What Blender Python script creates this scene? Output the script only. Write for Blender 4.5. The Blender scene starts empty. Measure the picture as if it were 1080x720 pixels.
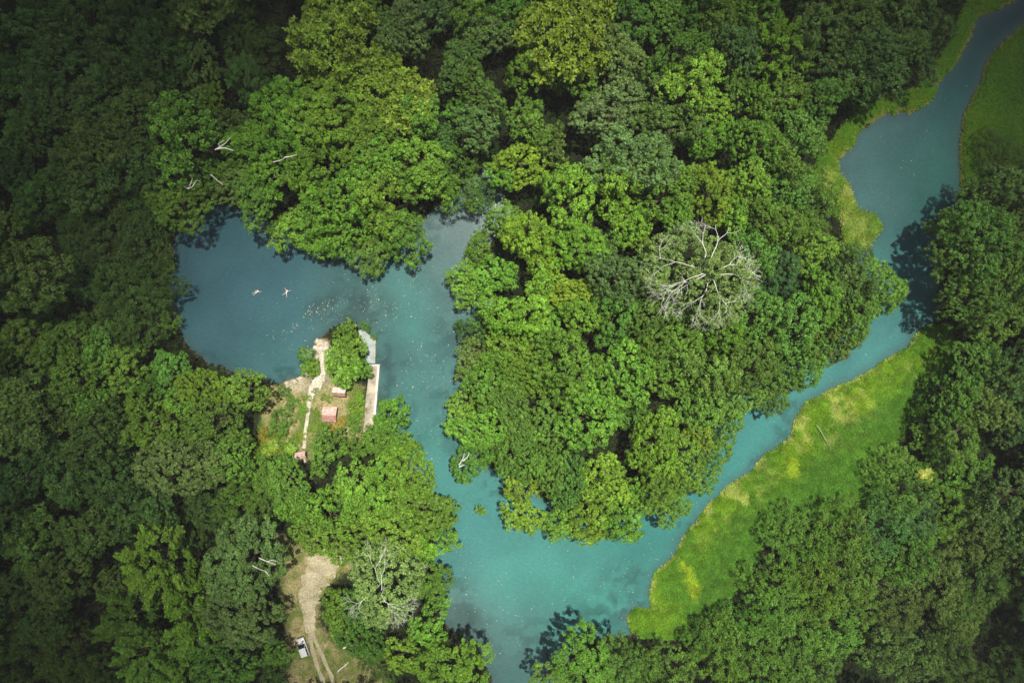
import bpy, bmesh, math
import numpy as np
from mathutils import Vector

rng = np.random.default_rng(7)
R_ = math.radians
C = bpy.context.scene.collection
sc = bpy.context.scene
CAM_H = 144.0
S = 0.2                                   # metres per photograph pixel on the water surface

def at(px, py, z=0.0):
    """a point of the place seen at that spot of the photograph, at height z"""
    k = S * (CAM_H - z) / CAM_H
    return (px - 540) * k, (360 - py) * k

# ------------------------------------------------------------------ helpers
def mesh_np(name, V, F, mats=(), attrs=None, smooth=False):
    """V (n,3); F (m,k) with k = 3 or 4"""
    V = np.asarray(V, np.float32); F = np.asarray(F, np.int32)
    me = bpy.data.meshes.new(name)
    m, k = F.shape
    me.vertices.add(len(V)); me.vertices.foreach_set('co', V.ravel())
    me.loops.add(m * k); me.loops.foreach_set('vertex_index', F.ravel())
    me.polygons.add(m)
    me.polygons.foreach_set('loop_start', np.arange(0, m * k, k, dtype=np.int32))
    me.polygons.foreach_set('use_smooth', np.full(m, smooth, dtype=bool))
    me.update(calc_edges=True)
    for a, (dom, typ, val) in (attrs or {}).items():
        at_ = me.attributes.new(a, typ, dom)
        key = 'value' if typ == 'FLOAT' else 'color'
        at_.data.foreach_set(key, np.asarray(val, np.float32).ravel())
    for mt in mats: me.materials.append(mt)
    me.validate()
    return me

def link(name, me, parent=None, loc=(0, 0, 0), rot=(0, 0, 0), scale=(1, 1, 1)):
    o = bpy.data.objects.new(name, me); C.objects.link(o)
    o.location = loc; o.rotation_euler = rot; o.scale = scale
    if parent: o.parent = parent
    return o

def tag(o, label=None, cat=None, group=None, kind=None):
    if label: o['label'] = label
    if cat: o['category'] = cat
    if group: o['group'] = group
    if kind: o['kind'] = kind
    return o

def thing(name, label, cat, loc, rz=0.0, group=None):
    o = link(name, None, None, loc, (0, 0, rz))
    o.empty_display_size = 0.5
    return tag(o, label, cat, group)

class MB:
    """collects polygons for one mesh object"""
    def __init__(s): s.bm = bmesh.new()
    def box(s, c, d, rz=0.0, bev=0.0, rx=0.0):
        from mathutils import Matrix
        M = Matrix.Translation(c) @ Matrix.Rotation(rz, 4, 'Z') @ Matrix.Rotation(rx, 4, 'X') @ Matrix.Diagonal((d[0], d[1], d[2], 1))
        r = bmesh.ops.create_cube(s.bm, size=1, matrix=M)
        if bev > 0:
            es = list({e for v in r['verts'] for e in v.link_edges})
            bmesh.ops.bevel(s.bm, geom=es, offset=bev, segments=2, affect='EDGES', profile=0.6)
        return s
    def tube(s, pts, rad, n=6):
        pts = [Vector(p) for p in pts]; prev = None
        for i, p in enumerate(pts):
            d = (pts[min(i + 1, len(pts) - 1)] - pts[max(i - 1, 0)]).normalized()
            a = d.orthogonal().normalized() if prev is None else (prev[1] - d * prev[1].dot(d)).normalized()
            b = d.cross(a)
            ring = [s.bm.verts.new(p + rad[i] * (math.cos(2 * math.pi * k / n) * a + math.sin(2 * math.pi * k / n) * b)) for k in range(n)]
            if prev:
                for k in range(n):
                    s.bm.faces.new((prev[0][k], prev[0][(k + 1) % n], ring[(k + 1) % n], ring[k]))
            else: s.bm.faces.new(ring[::-1])
            prev = (ring, a)
        s.bm.faces.new(prev[0])
        return s
    def prism(s, prof, y0, y1):
        a = [s.bm.verts.new((x, y0, z)) for x, z in prof]; b = [s.bm.verts.new((x, y1, z)) for x, z in prof]
        n = len(prof)
        for i in range(n): s.bm.faces.new((a[i], a[(i + 1) % n], b[(i + 1) % n], b[i]))
        s.bm.faces.new(a[::-1]); s.bm.faces.new(b)
        return s
    def ball(s, c, r, sub=2, sc_=(1, 1, 1), jit=0.0, g=rng):
        from mathutils import Matrix
        q = bmesh.ops.create_icosphere(s.bm, subdivisions=sub, radius=1)
        for v in q['verts']:
            k = 1 + jit * g.uniform(-1, 1)
            v.co = Vector(c) + Vector((v.co.x * r * sc_[0], v.co.y * r * sc_[1], v.co.z * r * sc_[2])) * k
        return s
    def mesh(s, name, mat, smooth=False):
        me = bpy.data.meshes.new(name)
        bmesh.ops.recalc_face_normals(s.bm, faces=s.bm.faces)
        s.bm.to_mesh(me); s.bm.free()
        me.materials.append(mat)
        if smooth:
            for p in me.polygons: p.use_smooth = True
        return me
    def build(s, name, mat, parent=None, smooth=False, **kw):
        return link(name, s.mesh(name, mat, smooth), parent, **kw)

def vnoise(x, y, seed, scale):
    """smooth value noise"""
    g = np.random.default_rng(seed).random((256, 256))
    x = np.asarray(x) / scale + 91.3; y = np.asarray(y) / scale + 47.7
    xi = np.floor(x).astype(int); yi = np.floor(y).astype(int)
    fx = x - xi; fy = y - yi
    fx = fx * fx * (3 - 2 * fx); fy = fy * fy * (3 - 2 * fy)
    q = lambda i, j: g[(xi + i) % 256, (yi + j) % 256]
    return (q(0, 0) * (1 - fx) + q(1, 0) * fx) * (1 - fy) + (q(0, 1) * (1 - fx) + q(1, 1) * fx) * fy

def fbm(x, y, seed, scale, o=3):
    return sum(vnoise(x, y, seed + i, scale / 2 ** i) * 0.5 ** i for i in range(o)) / sum(0.5 ** i for i in range(o))

def sstep(a, b, x):
    t = np.clip((x - a) / (b - a), 0, 1); return t * t * (3 - 2 * t)

def poly_sd(P, X, Y):
    """signed distance to polygon, negative inside"""
    P = np.asarray(P, float); sh = X.shape; X = X.ravel(); Y = Y.ravel()
    d = np.full(X.shape, 1e9); ins = np.zeros(X.shape, bool)
    for (x0, y0), (x1, y1) in zip(P, np.roll(P, -1, 0)):
        ex, ey = x1 - x0, y1 - y0
        t = np.clip(((X - x0) * ex + (Y - y0) * ey) / (ex * ex + ey * ey + 1e-9), 0, 1)
        d = np.minimum(d, np.hypot(X - x0 - t * ex, Y - y0 - t * ey))
        c = ((y0 > Y) != (y1 > Y))
        with np.errstate(divide='ignore', invalid='ignore'):
            ins ^= c & (X < (x1 - x0) * (Y - y0) / (y1 - y0 + 1e-12) + x0)
    return np.where(ins, -d, d).reshape(sh)

def W(P): return [at(x, y) for x, y in P]

# ------------------------------------------------------------------ materials
def newmat(name):
    m = bpy.data.materials.new(name); m.use_nodes = True
    nt = m.node_tree; nt.nodes.clear()
    return m, nt, lambda t, **k: mknode(nt, t, k)

def mknode(nt, t, k):
    n = nt.nodes.new(t)
    for a, v in k.items():
        if a.startswith('i_'): n.inputs[a[2:].replace('_', ' ')].default_value = v
        else: setattr(n, a, v)
    return n

def simple(name, col, rough=0.7, spec=0.3, var=0.25, scale=2.0, bump=0.0, metal=0.0, col2=None):
    m, nt, N = newmat(name); L = nt.links.new
    out = N('ShaderNodeOutputMaterial'); p = N('ShaderNodeBsdfPrincipled')
    p.inputs['Roughness'].default_value = rough; p.inputs['Metallic'].default_value = metal
    p.inputs['Specular IOR Level'].default_value = spec
    tc = N('ShaderNodeTexCoord'); no = N('ShaderNodeTexNoise')
    no.inputs['Scale'].default_value = scale; no.inputs['Detail'].default_value = 5
    L(tc.outputs['Object'], no.inputs['Vector'])
    mx = N('ShaderNodeMix', data_type='RGBA')
    c2 = col2 if col2 else tuple(c * (1 - var) for c in col)
    mx.inputs['A'].default_value = (*c2, 1); mx.inputs['B'].default_value = (*col, 1)
    rp = N('ShaderNodeMapRange'); rp.inputs['From Min'].default_value = 0.35; rp.inputs['From Max'].default_value = 0.65
    L(no.outputs['Fac'], rp.inputs['Value']); L(rp.outputs['Result'], mx.inputs['Factor'])
    L(mx.outputs['Result'], p.inputs['Base Color'])
    if bump:
        b = N('ShaderNodeBump'); b.inputs['Strength'].default_value = bump; b.inputs['Distance'].default_value = 0.1
        L(no.outputs['Fac'], b.inputs['Height']); L(b.outputs['Normal'], p.inputs['Normal'])
    L(p.outputs['BSDF'], out.inputs['Surface'])
    return m

def leaf_material(name, gloss=0.018, trans=0.22, attr_col=None, vmin=0.55, vmax=1.5):
    """leaf colour = the tree's own colour (object colour) x a random value per leaf x a tint per bough"""
    m, nt, N = newmat(name); L = nt.links.new
    out = N('ShaderNodeOutputMaterial')
    if attr_col:
        ci = N('ShaderNodeAttribute', attribute_name=attr_col); colsock = ci.outputs['Color']
    else:
        ci = N('ShaderNodeObjectInfo'); colsock = ci.outputs['Color']
    ge = N('ShaderNodeNewGeometry')
    mr = N('ShaderNodeMapRange'); mr.inputs['To Min'].default_value = vmin; mr.inputs['To Max'].default_value = vmax
    L(ge.outputs['Random Per Island'], mr.inputs['Value'])
    tv = N('ShaderNodeAttribute', attribute_name='tint')
    mu = N('ShaderNodeMath', operation='MULTIPLY'); L(mr.outputs['Result'], mu.inputs[0]); L(tv.outputs['Fac'], mu.inputs[1])
    vm = N('ShaderNodeVectorMath', operation='SCALE'); L(colsock, vm.inputs[0]); L(mu.outputs[0], vm.inputs['Scale'])
    # leaves differ in hue too
    m2 = N('ShaderNodeMath', operation='MULTIPLY'); m2.inputs[1].default_value = 7.31
    L(ge.outputs['Random Per Island'], m2.inputs[0])
    fr = N('ShaderNodeMath', operation='FRACT'); L(m2.outputs[0], fr.inputs[0])
    hr = N('ShaderNodeMapRange'); hr.inputs['To Min'].default_value = 0.48; hr.inputs['To Max'].default_value = 0.515
    L(fr.outputs[0], hr.inputs['Value'])
    hs = N('ShaderNodeHueSaturation'); L(hr.outputs['Result'], hs.inputs['Hue']); L(vm.outputs[0], hs.inputs['Color'])
    df = N('ShaderNodeBsdfDiffuse'); tr = N('ShaderNodeBsdfTranslucent'); gl = N('ShaderNodeBsdfGlossy')
    gl.inputs['Roughness'].default_value = 0.45; gl.inputs['Color'].default_value = (0.8, 0.85, 0.8, 1)
    L(hs.outputs['Color'], df.inputs['Color'])
    g2 = N('ShaderNodeHueSaturation'); g2.inputs['Hue'].default_value = 0.49; g2.inputs['Value'].default_value = 1.1
    L(hs.outputs['Color'], g2.inputs['Color']); L(g2.outputs['Color'], tr.inputs['Color'])
    a = N('ShaderNodeMixShader'); a.inputs[0].default_value = trans
    L(df.outputs[0], a.inputs[1]); L(tr.outputs[0], a.inputs[2])
    b = N('ShaderNodeMixShader'); b.inputs[0].default_value = gloss
    L(a.outputs[0], b.inputs[1]); L(gl.outputs[0], b.inputs[2])
    L(b.outputs[0], out.inputs['Surface'])
    return m

M_LEAF = leaf_material('leaf')
M_GRASS = leaf_material('grass_blade', 0.01, 0.35, 'col', 0.6, 1.4)
M_BARK = simple('bark', (0.11, 0.085, 0.06), 0.9, 0.1, 0.5, 3.0, 0.4)
M_PALE = simple('bleached_wood', (0.62, 0.59, 0.52), 0.8, 0.2, 0.3, 2.0)
M_LOG = simple('grey_log', (0.34, 0.33, 0.24), 0.9, 0.1, 0.3, 2.0)
M_TWIG = simple('pale_bark', (0.74, 0.74, 0.66), 0.85, 0.2, 0.35, 2.0)
M_CONC = simple('concrete', (0.38, 0.34, 0.26), 0.9, 0.2, 0.5, 0.7, 0.2)
M_WHITE = simple('limewash', (0.66, 0.63, 0.55), 0.8, 0.2, 0.4, 0.8)
M_SLAB = simple('wet_concrete', (0.24, 0.29, 0.27), 0.5, 0.4, 0.35, 0.8, 0.1)
M_ROOF = simple('red_roof_tile', (0.50, 0.37, 0.32), 0.85, 0.2, 0.4, 1.6, 0.3, col2=(0.36, 0.23, 0.19))
M_ROOFSHADE = simple('shaded_red_roof_tile', (0.36, 0.21, 0.17), 0.85, 0.2, 0.4, 2.0, 0.3, col2=(0.22, 0.12, 0.09))  # red tile darkened: the shade of the far slope is in its colour
M_ROOFLIT = simple('sunlit_bleached_tile', (0.62, 0.50, 0.45), 0.85, 0.2, 0.3, 3.0, 0.3)  # bleached tile, with the brightness of the sunlit slope in its colour
M_WOOD = simple('weathered_wood', (0.22, 0.15, 0.10), 0.85, 0.2, 0.4, 4.0)
M_ROCK = simple('limestone', (0.50, 0.44, 0.34), 0.9, 0.2, 0.4, 1.5, 0.5)
M_CARPAINT = simple('white_car_paint', (0.52, 0.53, 0.54), 0.3, 0.5, 0.06, 0.7)
M_GLASS = simple('dark_car_glass', (0.015, 0.017, 0.02), 0.08, 0.5, 0.1)
M_TYRE = simple('tyre_rubber', (0.02, 0.02, 0.02), 0.9, 0.2)
M_RIM = simple('wheel_rim', (0.45, 0.45, 0.46), 0.35, 0.5, metal=0.8)
M_LAMP = simple('lamp_glass', (0.75, 0.74, 0.68), 0.15, 0.5)
M_TAIL = simple('tail_lamp_glass', (0.4, 0.02, 0.02), 0.2, 0.5)
M_SKIN = simple('skin', (0.58, 0.45, 0.36), 0.6, 0.4, 0.1)
M_HAIR = simple('dark_hair', (0.03, 0.022, 0.018), 0.6, 0.3)
M_SWIM = simple('pale_swimwear', (0.55, 0.55, 0.56), 0.7, 0.3, 0.1)

# ------------------------------------------------------------------ outlines of the place (photograph pixels on the ground)
WATER = [(1180,-90),(1110,-40),(1067,2),(1040,14),(1027,20),(1023,37),(1013,55),(1003,73),(987,88),(985,102),(972,113),(957,120),(950,116),(944,121),(933,120),
 (917,129),(905,137),(900,152),(890,160),(882,167),(885,187),(897,207),(902,222),(920,228),(927,240),(913,259),(905,275),(915,295),(920,315),
 (910,330),(890,345),(870,365),(850,378),(820,385),(795,400),(770,415),(750,440),(722,465),(700,495),(670,515),(640,535),(600,540),
 (575,525),(555,508),(530,495),(505,485),(498,450),(488,430),(492,400),(508,380),(500,355),(508,335),(525,315),(500,290),(510,265),
 (525,250),(540,225),(530,195),(512,172),(502,182),(480,205),(455,222),(430,246),(410,260),(380,262),(340,253),(310,243),(280,232),(245,216),(215,213),
 (195,228),(187,243),(182,257),(182,278),(175,290),(180,310),(182,337),(190,350),(200,368),(222,384),(250,395),(275,402),(293,406),
 (305,401),(318,397),(327,386),(330,372),(335,360),(345,352),(355,344),(366,340),(377,344),(379,352),(383,368),(386,384),(390,390),(391,420),(392,446),
 (402,452),(412,455),(420,470),(430,488),(450,510),(458,540),(458,590),(462,620),(462,650),(478,668),(505,686),(520,720),(520,800),
 (592,800),(590,725),(602,690),(625,676),(650,674),(668,670),(664,660),(661,650),(668,644),(688,642),(687,623),(690,612),(693,603),
 (700,596),(710,587),(720,567),(731,554),(740,543),(753,527),(766,515),(777,507),(789,502),(797,495),(808,480),(822,470),(835,460),(838,443),
 (845,434),(853,425),(870,415),(887,407),(902,401),(917,392),(925,388),(933,380),(945,374),(957,367),(968,348),(983,343),(990,330),
 (992,310),(994,285),(990,262),(994,240),(1005,220),(1015,205),(1014,187),(1012,157),(1017,123),(1030,97),(1043,63),(1073,32),(1110,8),(1200,-50)]
MEADOW = [(688,642),(687,623),(693,603),(710,587),(720,567),(740,543),(753,527),(777,507),(797,495),(808,480),(835,460),(838,443),(853,425),
 (887,407),(917,392),(933,380),(957,367),(968,348),(983,343),(1000,345),(1002,380),(985,400),(965,440),(940,465),(945,500),(915,530),(880,545),(830,545),(800,570),
 (790,600),(770,625),(745,645),(725,668),(700,672),(680,668),(664,660),(661,650),(668,644)]
MEADOW2 = [(1200,-50),(1110,8),(1073,32),(1043,63),(1030,97),(1017,123),(1012,157),(1014,187),(1022,200),(1050,185),(1075,165),(1110,150),(1200,140)]
BANK = [(1100,-60),(1067,2),(1027,20),(1023,37),(1003,73),(987,88),(985,102),(957,120),(944,121),(933,120),(905,137),(900,152),(882,167),(885,187),(897,207),
 (902,222),(920,228),(927,240),(913,259),(895,255),(875,215),(855,185),(868,160),(885,140),(905,118),(940,100),(968,95),(985,70),(1000,45),(1015,10),(1040,-60)]
SHRUBBANK = [(880,180),(885,187),(897,207),(902,222),(920,228),(927,240),(913,259),(897,262),(888,240),(884,215),(874,195),(866,178)]
CLEARING = [(292,560),(310,572),(345,575),(372,580),(376,596),(350,612),(338,628),(338,655),(352,668),(400,684),(420,740),(305,740),(303,690),(306,660),(300,630),(296,600)]
PARK = [(284,408),(293,406),(318,396),(328,384),(332,362),(346,358),(352,384),(372,400),(384,408),(386,452),(378,466),(340,462),(332,482),(320,485),(300,470),(280,472),(276,440)]
BEACH = [(328,386),(332,360),(342,356),(352,366),(350,390),(350,404),(338,415),(324,418),(308,410),(296,410),(300,402),(318,396)]
WP, MP, M2P, BP, SP, CP, PP, BE = map(W, (WATER, MEADOW, MEADOW2, BANK, SHRUBBANK, CLEARING, PARK, BEACH))

def shore(X, Y):
    wob = (fbm(X, Y, 31, 3.0) - 0.5) * 1.0
    return poly_sd(WP, X, Y) + wob

def ground_h(X, Y, sd=None):
    X = np.asarray(X, float); Y = np.asarray(Y, float)
    if sd is None: sd = shore(X, Y)
    open_ = np.minimum.reduce([poly_sd(P, X, Y) for P in (MP, M2P, BP, CP, PP)])
    rough = (fbm(X, Y, 5, 14) - 0.5) * 1.6
    land = 0.35 + 0.55 * sstep(0.4, 9, sd) + rough * sstep(2, 14, sd) * sstep(0, 6, open_) + 0.0007 * np.maximum(sd - 60, 0) * 20
    return np.where(sd > 0, 0.06 + (land - 0.06) * sstep(0, 0.9, sd), -1.6 * sstep(0, 2.5, -sd) - 0.02)

def h1(x, y): return float(ground_h(np.array([x]), np.array([y]))[0])

# ------------------------------------------------------------------ ground: one sheet out to the horizon
def axis(half, step):
    a = np.arange(-half, half + 0.01, step)
    out, d = [], step
    v = half
    while v < 3000:
        d *= 1.5; v += d; out.append(v)
    return np.concatenate([-np.array(out[::-1]), a, np.array(out)])

def grid_faces(nx, ny):
    i = np.arange(nx * ny).reshape(ny, nx)
    return np.stack([i[:-1, :-1], i[:-1, 1:], i[1:, 1:], i[1:, :-1]], -1).reshape(-1, 4)

gx, gy = axis(130, 0.55), axis(96, 0.55)
X, Y = np.meshgrid(gx, gy)
sd = shore(X, Y)
Z = ground_h(X, Y, sd)
col = np.empty(X.shape + (4,)); col[..., 3] = 1
n1 = fbm(X, Y, 11, 5)[..., None]; n2 = fbm(X, Y, 17, 1.6)[..., None]
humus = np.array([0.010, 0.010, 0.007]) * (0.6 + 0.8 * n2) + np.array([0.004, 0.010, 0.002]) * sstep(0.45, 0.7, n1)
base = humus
def over(base, P, colr, soft=1.2):
    w = sstep(soft, -soft, poly_sd(P, X, Y) + (fbm(X, Y, 23, 2.2) - 0.5) * 2.5)[..., None]
    return base * (1 - w) + colr * w
green = np.array([0.045, 0.11, 0.014])
base = over(base, MP, green * (0.7 + 0.6 * n1)); base = over(base, M2P, green * (0.7 + 0.5 * n1)); base = over(base, BP, green * (0.8 + 0.6 * n1))
dry = np.array([0.25, 0.21, 0.105]); tuft = np.array([0.08, 0.115, 0.022])
mixp = sstep(0.38, 0.6, 0.5 * n1 + 0.5 * n2)
base = over(base, CP, dry * (1 - mixp) + tuft * mixp)
base = over(base, PP, (dry * 1.05) * (1 - mixp) + tuft * mixp)
base = over(base, BE, np.array([0.36, 0.32, 0.22]) * (0.5 + 0.9 * n2) * (1 - .55 * mixp), 0.5)
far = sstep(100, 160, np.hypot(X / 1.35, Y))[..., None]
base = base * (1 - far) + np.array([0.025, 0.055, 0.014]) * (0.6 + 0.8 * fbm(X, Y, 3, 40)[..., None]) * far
mud = sstep(0.35, 0.0, np.abs(sd))[..., None] * (sd > -0.4)[..., None]
base = base * (1 - 0.6 * mud) + np.array([0.11, 0.095, 0.06]) * 0.6 * mud
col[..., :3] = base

def attr_ground(name, rough=0.95, fine=9.0):
    m, nt, N = newmat(name); L = nt.links.new
    out = N('ShaderNodeOutputMaterial'); p = N('ShaderNodeBsdfPrincipled'); p.inputs['Roughness'].default_value = rough
    p.inputs['Specular IOR Level'].default_value = 0.03
    a = N('ShaderNodeAttribute', attribute_name='col'); tc = N('ShaderNodeTexCoord'); no = N('ShaderNodeTexNoise')
    no.inputs['Scale'].default_value = fine / 3; no.inputs['Detail'].default_value = 6; no.inputs['Roughness'].default_value = 0.7
    L(tc.outputs['Object'], no.inputs['Vector'])
    mr = N('ShaderNodeMapRange'); mr.inputs['From Min'].default_value = 0.3; mr.inputs['From Max'].default_value = 0.7
    mr.inputs['To Min'].default_value = 0.45; mr.inputs['To Max'].default_value = 1.55
    L(no.outputs['Fac'], mr.inputs['Value'])
    v = N('ShaderNodeVectorMath', operation='SCALE'); L(a.outputs['Color'], v.inputs[0]); L(mr.outputs['Result'], v.inputs['Scale'])
    L(v.outputs[0], p.inputs['Base Color'])
    b = N('ShaderNodeBump'); b.inputs['Strength'].default_value = 0.5; b.inputs['Distance'].default_value = 0.15
    L(no.outputs['Fac'], b.inputs['Height']); L(b.outputs['Normal'], p.inputs['Normal'])
    L(p.outputs['BSDF'], out.inputs['Surface'])
    return m
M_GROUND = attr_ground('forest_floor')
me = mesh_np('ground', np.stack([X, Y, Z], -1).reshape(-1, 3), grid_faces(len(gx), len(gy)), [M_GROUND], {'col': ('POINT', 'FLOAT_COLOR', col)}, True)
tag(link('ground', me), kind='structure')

# ------------------------------------------------------------------ water: colour of body and bed (turquoise shallows, weed beds), with painted sky reflection
WC = [(185,260,.030,.078,.112),(240,300,.031,.082,.115),(300,290,.032,.085,.120),(240,350,.034,.088,.118),(310,350,.040,.110,.140),(290,385,.045,.125,.145),  # blue-grey pond points: sky reflection put into the colour
 (360,305,.040,.115,.135),(395,330,.050,.105,.115),(425,305,.050,.175,.185),(430,340,.045,.21,.215),(470,320,.055,.13,.15),(490,230,.095,.165,.19),(465,260,.080,.155,.18),  # pale points by the inlet: sky sheen painted in
 (440,400,.055,.215,.225),(412,400,.05,.14,.16),(410,380,.045,.11,.13),(460,400,.060,.165,.195),(450,450,.055,.205,.215),(480,520,.05,.21,.22),(500,560,.045,.20,.225),(490,600,.05,.20,.22),
 (560,600,.05,.235,.238),(600,620,.05,.235,.238),(530,620,.05,.23,.235),(480,640,.08,.15,.17),(560,655,.06,.18,.19),(620,640,.045,.21,.21),(660,620,.045,.20,.21),(680,580,.035,.19,.20),
 (540,690,.055,.14,.155),(500,660,.07,.13,.14),(740,520,.035,.185,.195),(800,465,.040,.19,.205),(860,415,.045,.195,.21),(930,370,.045,.185,.205),(950,330,.045,.17,.19),(960,290,.05,.18,.21),
 (930,220,.05,.15,.17),(900,180,.055,.14,.165),(960,170,.035,.13,.135),(990,180,.025,.14,.13),(1000,120,.016,.085,.095),(1030,60,.010,.065,.075),(1080,10,.006,.035,.045),(940,140,.045,.12,.15)]  # upper right points carry the darkened corner in their colour
wx, wy = np.arange(-140, 140.1, 0.45), np.arange(-100, 100.1, 0.45)
X, Y = np.meshgrid(wx, wy)
num = np.zeros(X.shape + (3,)); den = np.zeros(X.shape + (1,))
for px, py, r, g, b in WC:
    x, y = at(px, py)
    w = (1.0 / ((X - x) ** 2 + (Y - y) ** 2 + 40) ** 1.6)[..., None]
    num += w * np.array([r, g, b]); den += w
wc = num / den * np.array([.80, .69, .60]) * (1 + np.array([-.05, .12, .16]) * sstep(-35, -50, X)[..., None])
weed = (fbm(X, Y, 41, 9, 4) - 0.5)[..., None]
streak = (fbm(X * 0.5 + Y * 0.35, Y * 0.6 - X * 0.5, 43, 4, 3) - 0.5)[..., None]
wc = wc * (1 + 0.35 * weed + 0.25 * streak)
sdw_ = shore(X, Y)
mott = sstep(.52, .6, fbm(X, Y, 57, 1.7, 4)) * sstep(.45, .62, fbm(X, Y, 58, 11, 3)) * sstep(-14, -1, sdw_)
wc = wc * (1 - .3 * (mott * np.where(X > 60, .25, 1))[..., None])                                   # weed on the shallow bed
silt = sstep(-2.6, -.2, sdw_)[..., None] * .5
wc = wc * (1 - silt) + np.array([.035, .06, .06]) * silt
# weed beds and stones on the bottom, a dark patch off the landing
for px, py, rx, ry, k in [(385,322,7,3.5,.45),(350,330,5,2.5,.2),(478,302,5,3,.35),(476,345,3,5,.35),(640,650,9,4,.45),(560,675,10,4,.35),(655,615,5,5,.35),(490,640,5,6,.35),(404,400,2,8,.3)]:
    x, y = at(px, py)
    w = np.exp(-((X - x) / rx) ** 2 - ((Y - y) / ry) ** 2) * sstep(0.4, 0.56, fbm(X, Y, 53, 2.2, 4))
    wc = wc * (1 - k * w[..., None]) + np.array([.03, .045, .045]) * (k * w)[..., None] * 0.5
wcol = np.ones(X.shape + (4,)); wcol[..., :3] = wc
m, nt, N = newmat('spring_water'); L = nt.links.new
out = N('ShaderNodeOutputMaterial'); p = N('ShaderNodeBsdfPrincipled')
p.inputs['Roughness'].default_value = 0.11; p.inputs['IOR'].default_value = 1.333
a = N('ShaderNodeAttribute', attribute_name='col'); tc = N('ShaderNodeTexCoord')
n1_ = N('ShaderNodeTexNoise'); n1_.inputs['Scale'].default_value = 1.3; n1_.inputs['Detail'].default_value = 6; n1_.inputs['Roughness'].default_value = 0.65
mp = N('ShaderNodeMapping'); mp.inputs['Scale'].default_value = (1.0, 1.7, 1); mp.inputs['Rotation'].default_value = (0, 0, R_(35))
L(tc.outputs['Object'], mp.inputs['Vector']); L(mp.outputs['Vector'], n1_.inputs['Vector'])
mr = N('ShaderNodeMapRange'); mr.inputs['From Min'].default_value = 0.3; mr.inputs['From Max'].default_value = 0.7; mr.inputs['To Min'].default_value = 0.86; mr.inputs['To Max'].default_value = 1.14
L(n1_.outputs['Fac'], mr.inputs['Value'])
v = N('ShaderNodeVectorMath', operation='SCALE'); L(a.outputs['Color'], v.inputs[0]); L(mr.outputs['Result'], v.inputs['Scale']); L(v.outputs[0], p.inputs['Base Color'])
bp_ = N('ShaderNodeBump'); bp_.inputs['Strength'].default_value = 0.3; bp_.inputs['Distance'].default_value = 0.1
L(n1_.outputs['Fac'], bp_.inputs['Height']); L(bp_.outputs['Normal'], p.inputs['Normal'])
L(p.outputs['BSDF'], out.inputs['Surface'])
M_WATER = m
me = mesh_np('water', np.stack([X, Y, X * 0], -1).reshape(-1, 3), grid_faces(len(wx), len(wy)), [M_WATER], {'col': ('POINT', 'FLOAT_COLOR', wcol)}, True)
tag(link('water', me), kind='structure')

# ------------------------------------------------------------------ path and dirt track
def ribbon(name, pts, mat, colr, wob=0.35, lift=0.05):
    """pts: (px, py, half width in metres)"""
    P = np.array([(*at(a, b), c) for a, b, c in pts])
    d = np.concatenate([[0], np.cumsum(np.hypot(*np.diff(P[:, :2], axis=0).T))])
    t = np.arange(0, d[-1], 0.35)
    x, y, w = (np.interp(t, d, P[:, i]) for i in range(3))
    k = np.ones(9) / 9
    x, y, w = (np.convolve(np.pad(q, 4, mode='edge'), k, 'valid') for q in (x, y, w))
    tx, ty = np.gradient(x), np.gradient(y); l = np.hypot(tx, ty); nx, ny = -ty / l, tx / l
    wl = w * (1 + wob * 2 * (fbm(t, t * 0, 71, 1.5) - 0.5)); wr = w * (1 + wob * 2 * (fbm(t, t * 0 + 9, 72, 1.5) - 0.5))
    V = []; u = np.linspace(-1, 1, 7)
    for q in u:
        ww = np.where(q < 0, wl, wr) * q
        vx, vy = x + nx * ww, y + ny * ww
        V.append(np.stack([vx, vy, ground_h(vx, vy) + lift - 0.03 * q * q], -1))
    V = np.stack(V, 1); n = len(t)
    c = np.ones((n, 7, 4)); c[..., :3] = np.array(colr) * (0.65 + 0.7 * fbm(V[..., 0], V[..., 1], 73, 1.2))[..., None]
    me = mesh_np(name, V.reshape(-1, 3), grid_faces(7, n)[:, ::-1], [mat], {'col': ('POINT', 'FLOAT_COLOR', c)}, True)
    return tag(link(name, me), kind='structure')
M_SAND = attr_ground('sandy_path', 0.95, 12)
ribbon('path', [(340,362,.6),(340,378,.55),(340,392,.6),(339,399,1.2),(334,405,1.4),(329,414,.75),(327,424,.42),(326,440,.38),(323,455,.36),(322,474,.34)], M_SAND, (0.40, 0.37, 0.30))
tr_c = (0.32, 0.285, 0.19)
ribbon('dirt_track', [(370,582,.9),(357,585,2.6),(343,592,3.6),(333,604,3.0),(328,622,2.0),(328,645,1.5),(328,668,.9)], M_SAND, tr_c, 0.75)
ribbon('dirt_track', [(328,664,.5),(331,685,.45),(337,703,.42),(345,725,.42),(356,750,.42)], M_SAND, tr_c, 0.6, 0.09)
ribbon('dirt_track', [(330,664,.45),(338,682,.42),(346,700,.4),(355,722,.4),(367,750,.4)], M_SAND, tr_c, 0.6, 0.07)

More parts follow.
